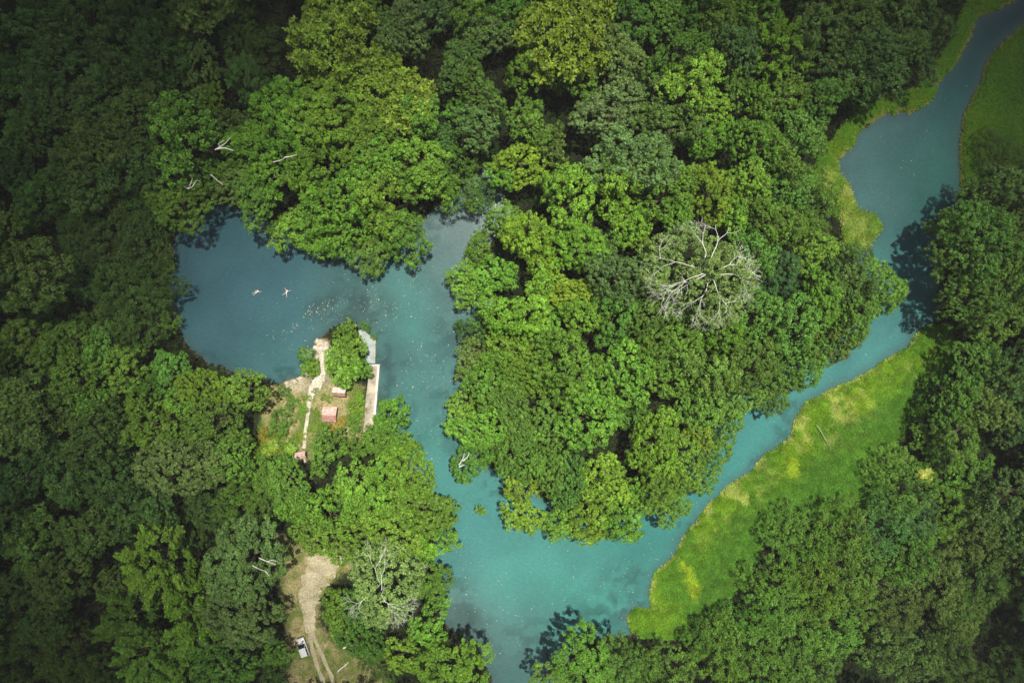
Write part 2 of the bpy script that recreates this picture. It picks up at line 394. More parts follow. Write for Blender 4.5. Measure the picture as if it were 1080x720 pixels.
# ------------------------------------------------------------------ crowns: many small leaves on clumps on boughs
def leaves(P, Nrm, Ls, aspect, g):
    """rhombic leaves: P (n,3) centres, Nrm (n,3) facings, Ls (n,) lengths"""
    n = len(P)
    Nrm = Nrm / (np.linalg.norm(Nrm, axis=1, keepdims=True) + 1e-9)
    a = g.normal(size=(n, 3)); a -= Nrm * (a * Nrm).sum(1, keepdims=True); a /= np.linalg.norm(a, axis=1, keepdims=True) + 1e-9
    b = np.cross(Nrm, a)
    L = Ls[:, None]; w = L * aspect
    bend = Nrm * L * 0.12
    V = np.stack([P - a * L * .5 - bend, P + b * w * .5 + a * L * .05, P + a * L * .5 - bend, P - b * w * .5 + a * L * .05], 1)
    return V

def sph(n, g, zmin=-1.0):
    z = g.uniform(zmin, 1, n); t = g.uniform(0, 2 * math.pi, n); r = np.sqrt(1 - z * z)
    return np.stack([r * np.cos(t), r * np.sin(t), z], 1)

def lobe_layout(R, g, rl0, rl1, hgt, under=0.35, irr=0.22):
    ph = g.uniform(0, 6.28, 5); am = g.uniform(0.4, 1, 5)
    f = lambda t: 1 + irr * sum(am[k] * math.sin((k + 2) * t + ph[k]) / (k + 1.3) for k in range(5))
    out = []
    for _ in range(900):
        t = g.uniform(0, 6.28); u = math.sqrt(g.uniform(0, 1)); rl = g.uniform(rl0, rl1)
        rr = max(R * f(t) - rl * 0.8, 0.1)
        dome = math.sqrt(max(1 - u ** 2.2, 0))
        z = hgt * R * (dome - under * u * g.uniform(0, 1)) + g.normal() * 0.085 * R
        p = np.array([u * rr * math.cos(t), u * rr * math.sin(t), z - hgt * R * 0.35])
        if all(np.linalg.norm((p - q) * (1, 1, .7)) > 0.72 * (rl + r2) for q, r2 in out): out.append((p, rl))
    return out

def crown_lobed(R, seed, leaf=0.5, rl=(1.1, 2.3), hgt=0.62, clump=0.62, dens=1.0, irr=0.28, up=0.15, aspect=0.6, scat=0.32):
    leaf *= .8; clump *= .8
    g = np.random.default_rng(seed); lob = lobe_layout(R, g, rl[0], rl[1], hgt, irr=irr)
    Vs, Ts = [], []
    for p, r in lob:
        lt = g.uniform(0.82, 1.2)
        nc = max(int(1.75 * (r / clump) ** 2), 4)
        D = sph(nc, g, -0.35)
        Cc = p + D * r * np.array([1, 1, 1.0]) * g.uniform(.62, 1.0, (nc, 1))
        cr = clump * g.uniform(.7, 1.25, nc); ct = lt * g.uniform(0.85, 1.18, nc)
        nl = int(26 * dens * (clump / leaf / 1.25) ** 2)
        q = sph(nc * nl, g, -0.5).reshape(nc, nl, 3)
        pos = Cc[:, None] + q * (cr[:, None, None] * g.uniform(.66, 1.02, (nc, nl, 1)))
        nr = q * 0.85 + D[:, None] * 0.45 + np.array([0, 0, up]) + g.normal(size=q.shape) * scat
        Ls = leaf * g.uniform(.7, 1.35, nc * nl)
        Vs.append(leaves(pos.reshape(-1, 3), nr.reshape(-1, 3), Ls, aspect, g))
        Ts.append(np.repeat(ct, nl) * g.uniform(.92, 1.08, nc * nl))
    return np.concatenate(Vs), np.concatenate(Ts), lob

def crown_tufted(R, seed, tuft=0.75, n_leaf=9, hgt=0.6, dens=1.0, irr=0.2, pale=0.0):
    """leaf rosettes standing at the twig ends"""
    g = np.random.default_rng(seed); lob = lobe_layout(R, g, 1.4, 2.6, hgt, irr=irr)
    Vs, Ts = [], []
    for p, r in lob:
        nc = int(11 * dens * r * r / 1.6)
        D = sph(nc, g, -0.1)
        Cc = p + D * r * np.array([1.05, 1.05, .75]) * g.uniform(.75, 1.08, (nc, 1))
        ax = D * 0.5 + np.array([0, 0, .9]) + g.normal(size=D.shape) * .25; ax /= np.linalg.norm(ax, axis=1, keepdims=True)
        t = g.uniform(.7, 1.25, nc); big = tuft * g.uniform(.7, 1.25, nc)
        for k in range(n_leaf):
            an = 2 * math.pi * k / n_leaf + g.uniform(0, 6.28, nc)
            a = np.cross(ax, np.array([.3, .9, .1])); a /= np.linalg.norm(a, axis=1, keepdims=True); b = np.cross(ax, a)
            out_ = a * np.cos(an)[:, None] + b * np.sin(an)[:, None]
            el = g.uniform(0.0, .75, nc)[:, None]
            dr = out_ * np.cos(el) + ax * np.sin(el)
            sd_ = np.cross(ax, dr); L = big[:, None] * g.uniform(.8, 1.1, (nc, 1)); w = L * .2
            root = Cc + g.normal(size=Cc.shape) * .05
            Vs.append(np.stack([root, root + dr * L * .55 + sd_ * w, root + dr * L - ax * L * .12, root + dr * L * .55 - sd_ * w], 1))
            Ts.append(t * g.uniform(.9, 1.1, nc) * (1.25 if k < 3 else .9))
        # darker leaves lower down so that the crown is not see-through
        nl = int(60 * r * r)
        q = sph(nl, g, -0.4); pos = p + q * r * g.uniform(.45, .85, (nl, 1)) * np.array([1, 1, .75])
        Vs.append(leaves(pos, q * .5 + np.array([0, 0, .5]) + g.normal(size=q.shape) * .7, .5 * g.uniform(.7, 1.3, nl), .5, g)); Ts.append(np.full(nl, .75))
    return np.concatenate(Vs), np.concatenate(Ts), lob

def crown_plume(R, seed, hgt=0.55, leaf=0.42):
    """feathery sprays reaching out and up"""
    g = np.random.default_rng(seed); lob = lobe_layout(R, g, 1.0, 1.6, hgt, irr=.28)
    Vs, Ts = [], []
    for p, r in lob:
        d0 = np.array([p[0], p[1], 0]) / (R * .8) + np.array([0, 0, .55]) + g.normal(size=3) * .2
        d0 /= np.linalg.norm(d0); lt = g.uniform(.85, 1.2)
        for s_ in range(5):
            d = d0 + g.normal(size=3) * .38; d /= np.linalg.norm(d)
            Lp = g.uniform(1.8, 3.2); n = 85
            t = g.uniform(0, 1, n); wid = .62 * (1 - t) ** .6 * np.minimum(1, t * 5) + .06
            sd_ = np.cross(d, [0, 0, 1]); sd_ /= np.linalg.norm(sd_) + 1e-6; u_ = np.cross(sd_, d)
            pos = p - d * Lp * .45 + d * (t * Lp)[:, None] + sd_ * (g.uniform(-1, 1, n) * wid)[:, None] + u_ * (g.normal(size=n) * .22 * wid)[:, None] - np.array([0, 0, .25]) * (t ** 2)[:, None]
            nr = u_ * .9 + g.normal(size=(n, 3)) * .45 + np.array([0, 0, .3])
            Vs.append(leaves(pos, nr, leaf * g.uniform(.7, 1.3, n), .42, g)); Ts.append(np.full(n, lt * g.uniform(.85, 1.15)))
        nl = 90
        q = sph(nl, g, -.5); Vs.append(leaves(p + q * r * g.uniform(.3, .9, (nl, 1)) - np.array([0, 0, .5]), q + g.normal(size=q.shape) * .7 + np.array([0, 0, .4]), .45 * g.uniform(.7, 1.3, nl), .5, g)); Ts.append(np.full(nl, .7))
    return np.concatenate(Vs), np.concatenate(Ts), lob

def limbs_mesh(name, R, lob, mat, g, n=9, thick=0.16):
    mb = MB(); hub = Vector((0, 0, -0.5 * R))
    idx = g.permutation(len(lob))[:n]
    for i in idx:
        e = Vector(lob[i][0]) * .96; mid = hub.lerp(e, .5) + Vector(g.normal(size=3) * .06 * R)
        mb.tube([hub, mid, e], [thick, thick * .65, thick * .25], 5)
    return mb.mesh(name, mat)

def bare_limbs(name, R, g, mat, n=7, th=0.13, hgt=.56):
    """forking branches that climb from the fork of the trunk and spread over the crown's top"""
    mb = MB()
    def top(x, y):
        u = min(math.hypot(x, y) / R, 1.0)
        return hgt * R * math.sqrt(max(1 - u ** 2.2, 0)) - .2 * R + .35 + 1.3 * (1 - u) + g.uniform(-.35, .35)
    def grow(p, ang, L, r, lev):
        q = [p]; a = ang; c = Vector(p)
        for _ in range(3):
            a += g.normal() * .16; x, y = c.x + math.cos(a) * L / 3, c.y + math.sin(a) * L / 3
            z = top(x, y) if lev < 5 else c.z + g.uniform(-.1, .25)
            c = Vector((x, y, c.z * .35 + z * .65)); q.append(c)
        mb.tube(q, [r, r * .93, r * .86, r * .74], 5 if lev < 3 else 4)
        if lev >= 6 or math.hypot(c.x, c.y) > R * 1.02: return
        k = 2 if g.random() < .85 else 3
        for m_ in range(k):
            grow(c, a + (m_ - (k - 1) / 2) * g.uniform(.5, .95) + g.normal() * .12, L * g.uniform(.68, .9), r * .72, lev + 1)
        if lev >= 2 and g.random() < .6: grow(q[1], a + g.choice([-1, 1]) * g.uniform(.6, 1.0), L * .5, r * .45, max(lev + 2, 5))
    for k in range(n):
        t = 2 * math.pi * (k + g.uniform(-.4, .4)) / n; d = R * g.uniform(.05, .3)
        b = Vector((math.cos(t) * d, math.sin(t) * d, 0)); b.z = top(b.x, b.y) - .5
        mb.tube([(0, 0, -.55 * R), Vector((0, 0, -.55 * R)).lerp(b, .6) + Vector(g.normal(size=3) * .2), b], [th * 1.5, th * 1.3, th], 6)
        grow(b, t + g.normal() * .25, R * g.uniform(.16, .34), th, int(g.integers(0, 2)))
    return mb.mesh(name, mat)

def trunk_mesh(seed):
    g = np.random.default_rng(seed); mb = MB(); k = g.normal(size=(4, 2)) * .12
    mb.tube([(0, 0, -.06), (0, 0, 0), (k[0][0] * .6, k[0][1] * .6, .35), (k[1][0], k[1][1], .7), (0, 0, 1.0)], [.62, .48, .34, .28, .2], 8)
    return mb.mesh('trunk', M_BARK, True)
TRUNKS = [trunk_mesh(s) for s in range(4)]

class Proto: pass
def proto(kind, R, V, T, lob, seed, bare=None):
    n = len(V); p = Proto(); p.R = R; p.kind = kind
    p.me = mesh_np('crown', V.reshape(-1, 3), np.arange(n * 4).reshape(n, 4), [M_LEAF], {'tint': ('FACE', 'FLOAT', T)})
    p.n = n
    g = np.random.default_rng(seed + 500)
    p.limbs = bare if bare else limbs_mesh('limbs', R, lob, M_BARK, g, 9, .02 * R + .03)
    return p
PR = {}
def add(kind, R, cr, seed, bare=None): PR.setdefault(kind, []).append(proto(kind, R, *cr, seed, bare))
for i in range(3):
    add('A', 4.4, crown_lobed(4.4, 100 + i, .42, (.9, 1.6), .66, .5), 100 + i)
    add('A', 6.4, crown_lobed(6.4, 110 + i, .46, (1.1, 2.1), .62, .6), 110 + i)
for i in range(3): add('A', 8.8, crown_lobed(8.8, 120 + i, .5, (1.3, 2.6), .55, .66), 120 + i)
for i in range(2):
    add('A', 5.4, crown_lobed(5.4, 220 + i, .36, (.7, 1.3), .75, .42, .9, .4), 220 + i)
    add('A', 7.4, crown_lobed(7.4, 230 + i, .6, (1.7, 3.0), .6, .8, 1.0, .35), 230 + i)
    add('A', 8.2, crown_lobed(8.2, 240 + i, .42, (.9, 1.8), .5, .5, .9, .42), 240 + i)
    add('A', 3.4, crown_lobed(3.4, 250 + i, .44, (.8, 1.5), .8, .5, 1.0, .35), 250 + i)
for i in range(2):
    add('F', 4.6, crown_lobed(4.6, 130 + i, .32, (1.2, 2.2), .6, .5, 1.15, .12, .3, .55, .5), 130 + i)
    add('F', 7.0, crown_lobed(7.0, 140 + i, .36, (1.4, 2.6), .52, .6, 1.15, .14, .3, .55, .5), 140 + i)
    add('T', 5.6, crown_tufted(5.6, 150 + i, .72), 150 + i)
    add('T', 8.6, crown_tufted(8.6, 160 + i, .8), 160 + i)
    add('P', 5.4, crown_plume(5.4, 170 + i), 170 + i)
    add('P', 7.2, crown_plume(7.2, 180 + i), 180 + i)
    add('S', 3.0, crown_lobed(3.0, 190 + i, .34, (.7, 1.3), .5, .42, .9, .3, .3, .4, .6), 190 + i)
    add('S', 6.0, crown_lobed(6.0, 200 + i, .42, (.9, 1.9), .36, .5, .8, .3, .3, .36, .65), 200 + i)
for i, R0 in enumerate((8.2, 10.0)):
    g = np.random.default_rng(300 + i); V, T, lob = crown_lobed(R0, 210 + i, .4, (1.2, 2.2), .52, .52, .75, .25, .3, .5, .6)
    keep = g.random(len(V)) < .9
    add('B', R0, (V[keep], T[keep], lob), 210 + i, bare_limbs('limbs', R0, g, M_TWIG, (4, 9)[i], (.05, .065)[i], .56))
print('leaf counts', {k: [q.n for q in v] for k, v in PR.items()})

TONE = {'b': ((.118, .240, .020), 'bright green'), 'm': ((.092, .198, .022), 'mid green'), 'd': ((.056, .122, .020), 'dark green'), 'o': ((.082, .148, .024), 'olive green'),  # dark tones toward the edges mix darker species with painted edge shade
        'y': ((.145, .225, .016), 'yellow green'), 'g': ((.105, .190, .046), 'pale grey green'), 'l': ((.145, .262, .018), 'lime green'), 'x': ((.062, .150, .034), 'bluish green'),
        'k': ((.30, .25, .03), 'golden yellow'), 'q': ((.235, .270, .030), 'yellow'), 'w': ((.165, .280, .060), 'pale green')}
KIND = {'A': ('broadleaf_tree', 'round-lobed tree', 'round-lobed trees', 'tree'), 'F': ('dense_tree', 'smooth fine-leaved tree', 'smooth fine-leaved trees', 'tree'),
        'T': ('tufted_tree', 'tree of starry leaf tufts', 'trees of starry leaf tufts', 'tree'), 'P': ('feathery_tree', 'feathery tree', 'feathery trees', 'tree'),
        'S': ('bush', 'shaggy bush', 'shaggy bushes', 'bush'), 'B': ('bare_branched_tree', 'tree with pale bare branches', 'trees with pale bare branches', 'tree')}

# trees: photograph x, y and radius of the crown, kind, tone, height of the crown centre (0 = by size), own label
TREES = """
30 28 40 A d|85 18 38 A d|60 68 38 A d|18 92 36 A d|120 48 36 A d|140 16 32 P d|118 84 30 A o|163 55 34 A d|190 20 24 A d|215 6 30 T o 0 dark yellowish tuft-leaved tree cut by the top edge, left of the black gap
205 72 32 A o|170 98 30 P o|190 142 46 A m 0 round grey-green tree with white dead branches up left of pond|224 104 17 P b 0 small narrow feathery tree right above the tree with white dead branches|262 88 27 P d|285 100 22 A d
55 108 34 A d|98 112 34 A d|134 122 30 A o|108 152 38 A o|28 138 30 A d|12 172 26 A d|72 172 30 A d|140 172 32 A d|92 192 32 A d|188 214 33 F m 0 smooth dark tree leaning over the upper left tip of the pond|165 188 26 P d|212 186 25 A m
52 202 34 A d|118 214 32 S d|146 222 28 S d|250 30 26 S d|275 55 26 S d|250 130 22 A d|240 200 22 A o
150 258 34 S d|116 256 34 S d|82 248 26 S d|160 298 30 S d|124 300 36 S d|90 296 30 S d|152 338 34 S d|112 344 32 S d|172 264 13 S o 3|174 280 12 S y 2.5|173 312 12 S o 2.5|178 342 14 S m 3|80 222 26 S d
30 294 47 A o 0 large olive round-lobed tree at the left edge, level with the pond|4 244 27 A m|58 336 26 S d|24 356 30 A m|62 364 28 A m|6 392 24 A d|30 240 16 S d
34 432 46 T o 0 wide olive tuft-leaved tree near the left edge below the pond's level|76 398 30 A m|102 374 26 A m|126 388 30 A m|157 407 14 F b 0 tiny round rosette-shaped tree in the forest left below the pond|100 426 27 A m|182 394 26 A m|212 408 26 A b
258 410 28 A b 11 round bright tree shading the pond's lower left corner|232 442 32 A m|162 448 36 A b|186 494 42 A g 0 pale grey-green round tree in the middle of the left forest|132 440 26 S d|98 462 34 A d|116 498 34 A d|70 504 34 A d|28 500 34 A d|240 488 28 A m|212 456 24 A m|192 422 22 A b|250 528 28 S m|222 540 26 S d|276 500 20 S m|275 540 24 S m
36 572 36 A o|8 562 30 A d|60 612 32 A o|94 562 34 A d|132 540 34 A d|14 622 32 A d|46 655 30 A d|18 690 42 S o|72 692 36 S o|112 708 28 S d|124 614 22 A o|168 540 24 A d|195 560 24 S d
164 596 42 P b 0 bright feathery tree, the upper of the feathery trees at lower left|136 652 36 P m|200 642 36 P b|156 694 36 P m|198 694 34 P m|220 668 22 A d
256 592 46 F g 0 large pale grey-green tree with white twigs beside the clearing|253 652 38 F g 0 pale grey-green tree right below the one with white twigs, left of the clearing|293 688 17 A m|236 702 34 A m|290 712 20 S d
346 40 49 T y 0 large yellow-green tuft-leaved tree near the top edge left of centre|396 88 42 T y 0 pale-blossomed yellow-green tuft-leaved tree north of the pond|432 108 34 T y|302 128 46 F b|346 122 42 F b|388 142 40 F b|442 118 28 A m|268 152 30 F b|288 182 34 A b|336 176 34 A b|350 214 40 A b|312 240 26 A b 7|288 240 10 A b 4
392 172 34 A b|430 172 38 A b|398 208 38 A b|446 192 28 A b|362 246 32 A b 7|334 252 24 A b 6|424 250 32 F m 6.5 smooth rounded tree overhanging the middle of the pond|392 268 24 F m 5.5|268 206 28 A m|250 184 22 A o
430 26 28 A g|458 18 26 A g|414 40 24 A g|388 14 22 A m|498 14 32 A m|535 14 26 A m|484 66 26 A o|514 34 28 A g|502 92 28 A o|500 132 27 A g|482 114 16 A m|480 188 34 S m 7|508 205 20 S d 5|470 150 20 A d
598 36 52 T y 0 large yellow-green tuft-leaved tree at the middle of the top edge|556 72 28 A b|588 86 15 A m|616 84 19 A m|556 126 28 A b|550 172 30 A l 0 bright lime tree standing right of the pond's small upper inlet|582 152 22 A o|528 186 17 A b
664 20 30 A m|654 56 30 A g|646 112 34 A g|622 112 18 A g|700 18 26 A m|724 14 28 A m|716 58 30 A m|732 84 36 A b|694 92 26 A o|706 132 34 A o|668 168 44 A g 0 broad pale round-lobed tree right below the black forest gap|752 112 22 A b|752 146 24 A b|778 50 30 A x|776 88 15 A m|758 16 28 A m|796 14 30 A m|800 112 26 A b|802 152 32 A b|824 52 36 P b|832 100 26 A m|680 120 20 A o
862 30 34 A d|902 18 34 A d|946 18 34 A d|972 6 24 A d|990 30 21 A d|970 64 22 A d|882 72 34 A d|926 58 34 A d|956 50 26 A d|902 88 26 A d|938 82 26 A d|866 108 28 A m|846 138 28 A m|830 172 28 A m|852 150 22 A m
858 214 30 S m 5|850 240 24 S m 5|842 190 22 A m
602 212 42 A l|650 196 38 A b|702 206 36 A b|752 204 36 A l|560 256 36 A l|610 260 32 A b|792 190 26 A b|776 228 24 A b|830 200 26 A m|816 234 30 A m|718 232 24 A b|664 236 24 A b|690 170 20 A m
505 264 19 A b 5|490 296 24 A b 6 bright round tree on the peninsula's west shore jutting into the channel|522 290 26 A b 7|530 232 22 A m 6|500 346 22 A d 5|502 376 26 A o 6|530 332 28 A b|562 322 32 A l|594 308 28 A l|612 332 26 A b|574 352 26 A b|640 258 18 A o|676 256 11 A l|652 292 34 A g 0 pale olive round tree left of the white-branched tree|650 332 34 A m|694 326 30 A m|690 280 18 A m
740 290 57 B w 0 big tree with a spray of white bare branches in the peninsula's middle
800 268 28 A m|826 290 24 F x 0 small bluish-green smooth tree right of the white-branched tree|862 266 26 A b|898 290 32 A o|926 300 30 A m 8|944 312 17 A m 6|902 332 30 A m|870 312 28 A b|842 342 34 A m|800 330 34 A m|762 352 30 A b|722 356 30 A m|688 370 30 A m|682 366 12 T y|880 362 30 A o 7|852 382 28 A m 7|822 398 24 A m 6|790 388 34 A m|750 392 34 A m|712 396 32 A m|742 432 28 A m|816 418 20 A m 5|778 424 24 A m
602 390 44 A b|652 400 40 A b|562 398 30 A b|622 440 40 A b 0 large leafy tree in the centre of the peninsula's southern half|582 440 30 A m|548 370 28 A b|516 412 28 A m|490 430 24 A b 6|510 452 30 A b|542 440 28 A m|546 480 30 A m|502 480 28 A m 7|582 490 28 A m|672 440 22 A m|692 470 36 A b 0 bright round-lobed tree right below the crooked black gap in the peninsula|722 484 30 A b|738 458 18 A l|766 446 24 A m 7|744 492 28 A b 7|694 512 34 A b|638 508 30 A l|602 506 28 A m|622 542 34 A l 8|660 540 32 A b 8|706 528 26 A m 7|592 550 24 A b 6|550 545 24 A b 6|546 508 26 A l 7|507 538 6 A b 2.5|640 556 18 A m 5|540 410 22 A m|522 380 18 A b
1062 196 30 A o|1032 206 22 A o|1036 254 46 A m 14|1018 276 34 F m 11|1012 238 26 F m 10|1062 290 36 A m|1074 238 28 A o|1028 318 34 A m 12|1056 332 36 A m|1036 380 26 A m|1062 392 34 A d|1040 432 30 A o|1076 442 26 A d|1012 416 26 A m|1012 460 30 A m|985 456 26 S m|1022 504 30 S m|1062 522 34 A o|1002 540 34 S m|1042 570 36 S o|1076 566 28 A d|985 492 16 S m|1050 160 24 S o 3|1074 176 22 S o 4
830 558 28 S m|852 572 34 S b|892 560 36 S m|932 556 34 S x|962 590 34 S m|902 602 36 S m|860 620 36 S b|822 610 34 S b|942 640 36 S o|992 612 34 S o|1032 620 36 S o|1070 612 30 S d|800 650 32 S m|830 662 36 S m|880 660 36 S m|760 690 36 S m|800 704 36 S m|852 702 34 S m|952 692 36 S o|1002 686 34 S o|1068 704 30 S d|1014 650 28 S o|747 670 26 S m|704 704 32 S m|910 640 26 S m|955 520 34 S m|970 545 26 S x|940 490 26 S m|1020 715 26 S d
616 698 38 F m 13 smooth rounded tree shading the water on the bottom edge, right of the channel|652 698 28 F m 12|580 716 22 F m 11|680 712 26 S m|664 716 24 S m
288 506 22 S m 4|304 512 28 A m|340 536 38 A b|396 524 34 A b|432 500 34 A b|446 540 32 A b|412 562 32 A b|350 568 34 A b|394 582 20 A b|452 570 26 A b 8|412 438 22 A b 7 bright tree at the foot of the concrete landing, leaning over the channel|402 464 22 A b|426 472 22 A b 7|346 472 25 A m 5 dark rounded tree below the larger red-roofed shelter|376 472 15 A b|318 530 22 A m|466 545 20 A b 6|372 510 26 A b
404 616 44 B w 0 pale tree with bare white branches beside the bend of the track|360 646 26 F m 6|382 672 28 A m 6|452 612 24 F m 7|452 658 26 A b 11|430 694 26 A b 6|480 708 40 F b 13 smooth bright dome of a tree on the bottom edge, left of the channel|440 590 14 B g 5|400 700 22 S o 3|375 640 22 A m
365 350 14 A b 4 northernmost small tree on the park's tip beside the submerged slab|368 366 18 A b 4.5|361 386 22 T b 5 round tuft-leaved tree between the sandy path and the landing|378 390 14 A b 4|327 388 11 F l 2.5 small round lime bush beside the path near the waterside rocks|385 344 6 S b 1.2|394 355 4 S b 1|295 446 16 S m 2.5|376 432 10 S l 2|379 420 7 S l 1.6|345 420 6 S y 1|334 435 5 S y 1|337 447 5 S y 1|328 452 5 S l .9|333 412 4 S y .8|326 432 4 S y .8|344 457 7 S l 1.2|352 458 5 S y 1|340 450 8 S l 1.3|324 420 5 S l .8|320 430 6 S l 1|310 424 8 S m 1|300 412 8 S m .9|312 466 7 S l 1.2|318 460 6 S y 1|304 478 12 S b 2|298 462 9 S b 1.6|374 445 11 S m 2
356 448 9 S k 1.6 golden yellow bush directly below the larger red-roofed shelter|364 442 6 S k 1.2 small golden yellow bush right below the larger red-roofed shelter|291 473 7 S k 1.5 small golden yellow bush under the yellowish palm left of the park|297 455 6 S y 1.2|277 454 6 S y 1.4|282 462 11 S k 2.2 golden yellow bush at the forest's edge left of the park|274 470 9 S y 2
"""
# off the picture's edges the forest goes on: crowns that lean into the view
EDGE = []
for k in range(40):
    t = k / 40
    EDGE.append((-45 if k % 2 else 1128, 10 + 700 * t * 1.0, 40)) if not (k % 2 == 0 and t < .3) else None
for x in list(range(0, 1000, 62)): EDGE.append((x + 10, -46, 40))
for x in list(range(20, 500, 60)) + list(range(640, 1090, 60)): EDGE.append((x, 768, 40))

ANCH = [(35,40,"in the upper left corner"),(120,30,"on the top edge's far left"),(170,75,"in the dark upper left forest"),(250,60,"around the black gap at upper left"),(50,110,"by the left edge's upper part"),
 (115,125,"left of the dead-branched one"),(40,185,"by the left edge above pond level"),(110,200,"up left of the pond"),(180,195,"beyond the pond's upper left tip"),
 (90,275,"in the thicket west of the pond"),(150,280,"by the pond's west bank"),(130,340,"near the pond's lower west bank"),(178,300,"on the pond's west waterline"),(20,300,"on the left edge level with the pond"),(40,360,"by the left edge below pond level"),
 (110,390,"in the left forest below the thicket"),(200,410,"below the pond's lower left shore"),(240,470,"between left forest and the park"),(150,460,"in the middle of the left forest"),(60,500,"by the left edge's lower half"),(110,510,"in the dark lower left forest"),
 (40,590,"by the left edge, low down"),(120,570,"around the black gap at lower left"),(60,680,"in the lower left corner"),(160,670,"among the feathery group at lower left"),(260,680,"left of the parked white car"),(250,535,"up left of the clearing"),
 (320,130,"north of the pond"),(400,120,"north of the pond's inlet side"),(280,190,"by the pond's upper left shore"),(340,200,"by the pond's upper middle shore"),(430,185,"by the pond's upper right shore"),(320,245,"overhanging the pond's north side"),(400,265,"overhanging the pond's middle"),
 (430,30,"at the top edge's left gap"),(510,20,"on the top edge left of centre"),(490,95,"between black gap and upper inlet"),(490,170,"by the pond's small upper inlet"),
 (560,80,"below the top centre tufted one"),(560,150,"between upper inlet and black gap"),(650,40,"on the top edge right of centre"),(640,110,"right above the long black gap"),(720,40,"near the top edge, right of centre"),(710,100,"in the upper right-centre forest"),(755,130,"in the upper forest above the peninsula"),(785,40,"on the top edge's right half"),(815,90,"left of the dark upper right forest"),(810,150,"up left of the river's grassy bank"),
 (880,40,"in the dark upper right forest"),(960,40,"by the upper right river bend"),(915,90,"right above the river's grassy bank"),(855,150,"left of the river's grassy bank"),(865,215,"behind the pale reeds"),
 (600,215,"on the peninsula's upper left"),(680,205,"on the peninsula's upper middle"),(760,205,"above the white-branched tree"),(820,215,"on the peninsula's upper right"),(505,270,"on the peninsula's northwest shore"),(500,365,"on the peninsula's west shore"),(580,325,"on the peninsula's left middle"),(650,270,"left of the white-branched tree"),(670,330,"below left of the white-branched tree"),
 (830,300,"right of the white-branched tree"),(910,310,"on the peninsula's eastern point"),(860,360,"on the peninsula's southeast shore"),(790,390,"over the river's narrow middle"),(730,370,"below the white-branched tree"),
 (600,395,"in the peninsula's centre"),(530,400,"on the peninsula's left side, lower half"),(500,460,"on the peninsula's southwest shore"),(570,470,"in the peninsula's lower left"),(700,480,"in the peninsula's lower right"),(755,460,"on the peninsula's river shore"),(620,510,"on the peninsula's southern part"),(560,540,"on the peninsula's southern tip"),(680,530,"on the shore facing the meadow"),
 (1060,180,"by the right edge's upper meadow"),(1050,260,"on the shadow-casting right bank"),(1040,330,"by the right edge, river level"),(1030,400,"beyond the meadow's upper tip"),(1060,480,"on the right edge's middle"),(1000,450,"up right of the yellow palm"),(985,510,"beside the yellow palm"),
 (850,560,"at the meadow's lower edge"),(930,550,"below left of the yellow palm"),(880,640,"in the lower right thicket"),(1000,620,"in the dark lower right thicket"),(1060,600,"on the right edge's lower half"),(1010,690,"in the lower right corner"),(800,680,"on the bottom edge's right half"),(720,680,"below the meadow's lower tip"),(640,705,"at bottom right of the channel"),
 (310,515,"left of the park grove"),(360,560,"at the top of the clearing"),(430,500,"in the channel grove's upper part"),(430,560,"in the channel grove's lower part"),(400,465,"at the foot of the landing"),(380,660,"beside the track"),(450,650,"on the channel's lower left bank"),
 (368,370,"on the park's tip by the landing"),(385,350,"on the submerged slab"),(376,430,"between shelters and landing"),(336,440,"beside the larger red-roofed shelter"),(315,420,"between beach and park path"),(300,465,"at the park's left edge")]
rank_w = ['', 'second', 'third', 'fourth', 'fifth', 'sixth', 'seventh', 'eighth', 'ninth']
num_w = ['', 'one', 'two', 'three', 'four', 'five', 'six', 'seven', 'eight', 'nine', 'ten']

specs = []
for part in TREES.replace('\n', '|').split('|'):
    f = part.split(None, 6)
    if len(f) < 5: continue
    specs.append(dict(px=float(f[0]), py=float(f[1]), r=float(f[2]), k=f[3], t=f[4], z=float(f[5]) if len(f) > 5 else 0, label=f[6] if len(f) > 6 else None))
groups = {}
for s in specs:
    if s['label']: continue
    a = min(range(len(ANCH)), key=lambda i: (ANCH[i][0] - s['px']) ** 2 + (ANCH[i][1] - s['py']) ** 2)
    size = 'small ' if s['r'] < 20 else ('large ' if s['r'] > 37 else '')
    groups.setdefault((a, size, s['t'], s['k']), []).append(s)
for (a, size, t, k), ss in groups.items():
    one, many = KIND[k][1], KIND[k][2]
    w = f"{size}{TONE[t][1]}"
    if len(ss) == 1: ss[0]['label'] = f"{w} {one} {ANCH[a][2]}"; continue
    xs = [q['px'] for q in ss]; ys = [q['py'] for q in ss]
    hor = max(xs) - min(xs) >= max(ys) - min(ys)
    ss.sort(key=lambda q: q['px'] if hor else q['py'])
    n = len(ss)
    for i, q in enumerate(ss):
        e = ('leftmost', 'rightmost') if hor else ('topmost', 'lowest')
        if n == 2: rk = (('left', 'right') if hor else ('upper', 'lower'))[i]; q['label'] = f"{rk} of two {w} {many} {ANCH[a][2]}"
        else:
            rk = e[0] if i == 0 else e[1] if i == n - 1 else f"{rank_w[i]} from {'left' if hor else 'top'}"
            q['label'] = f"{rk} of {num_w[n]} {w} {many} {ANCH[a][2]}"

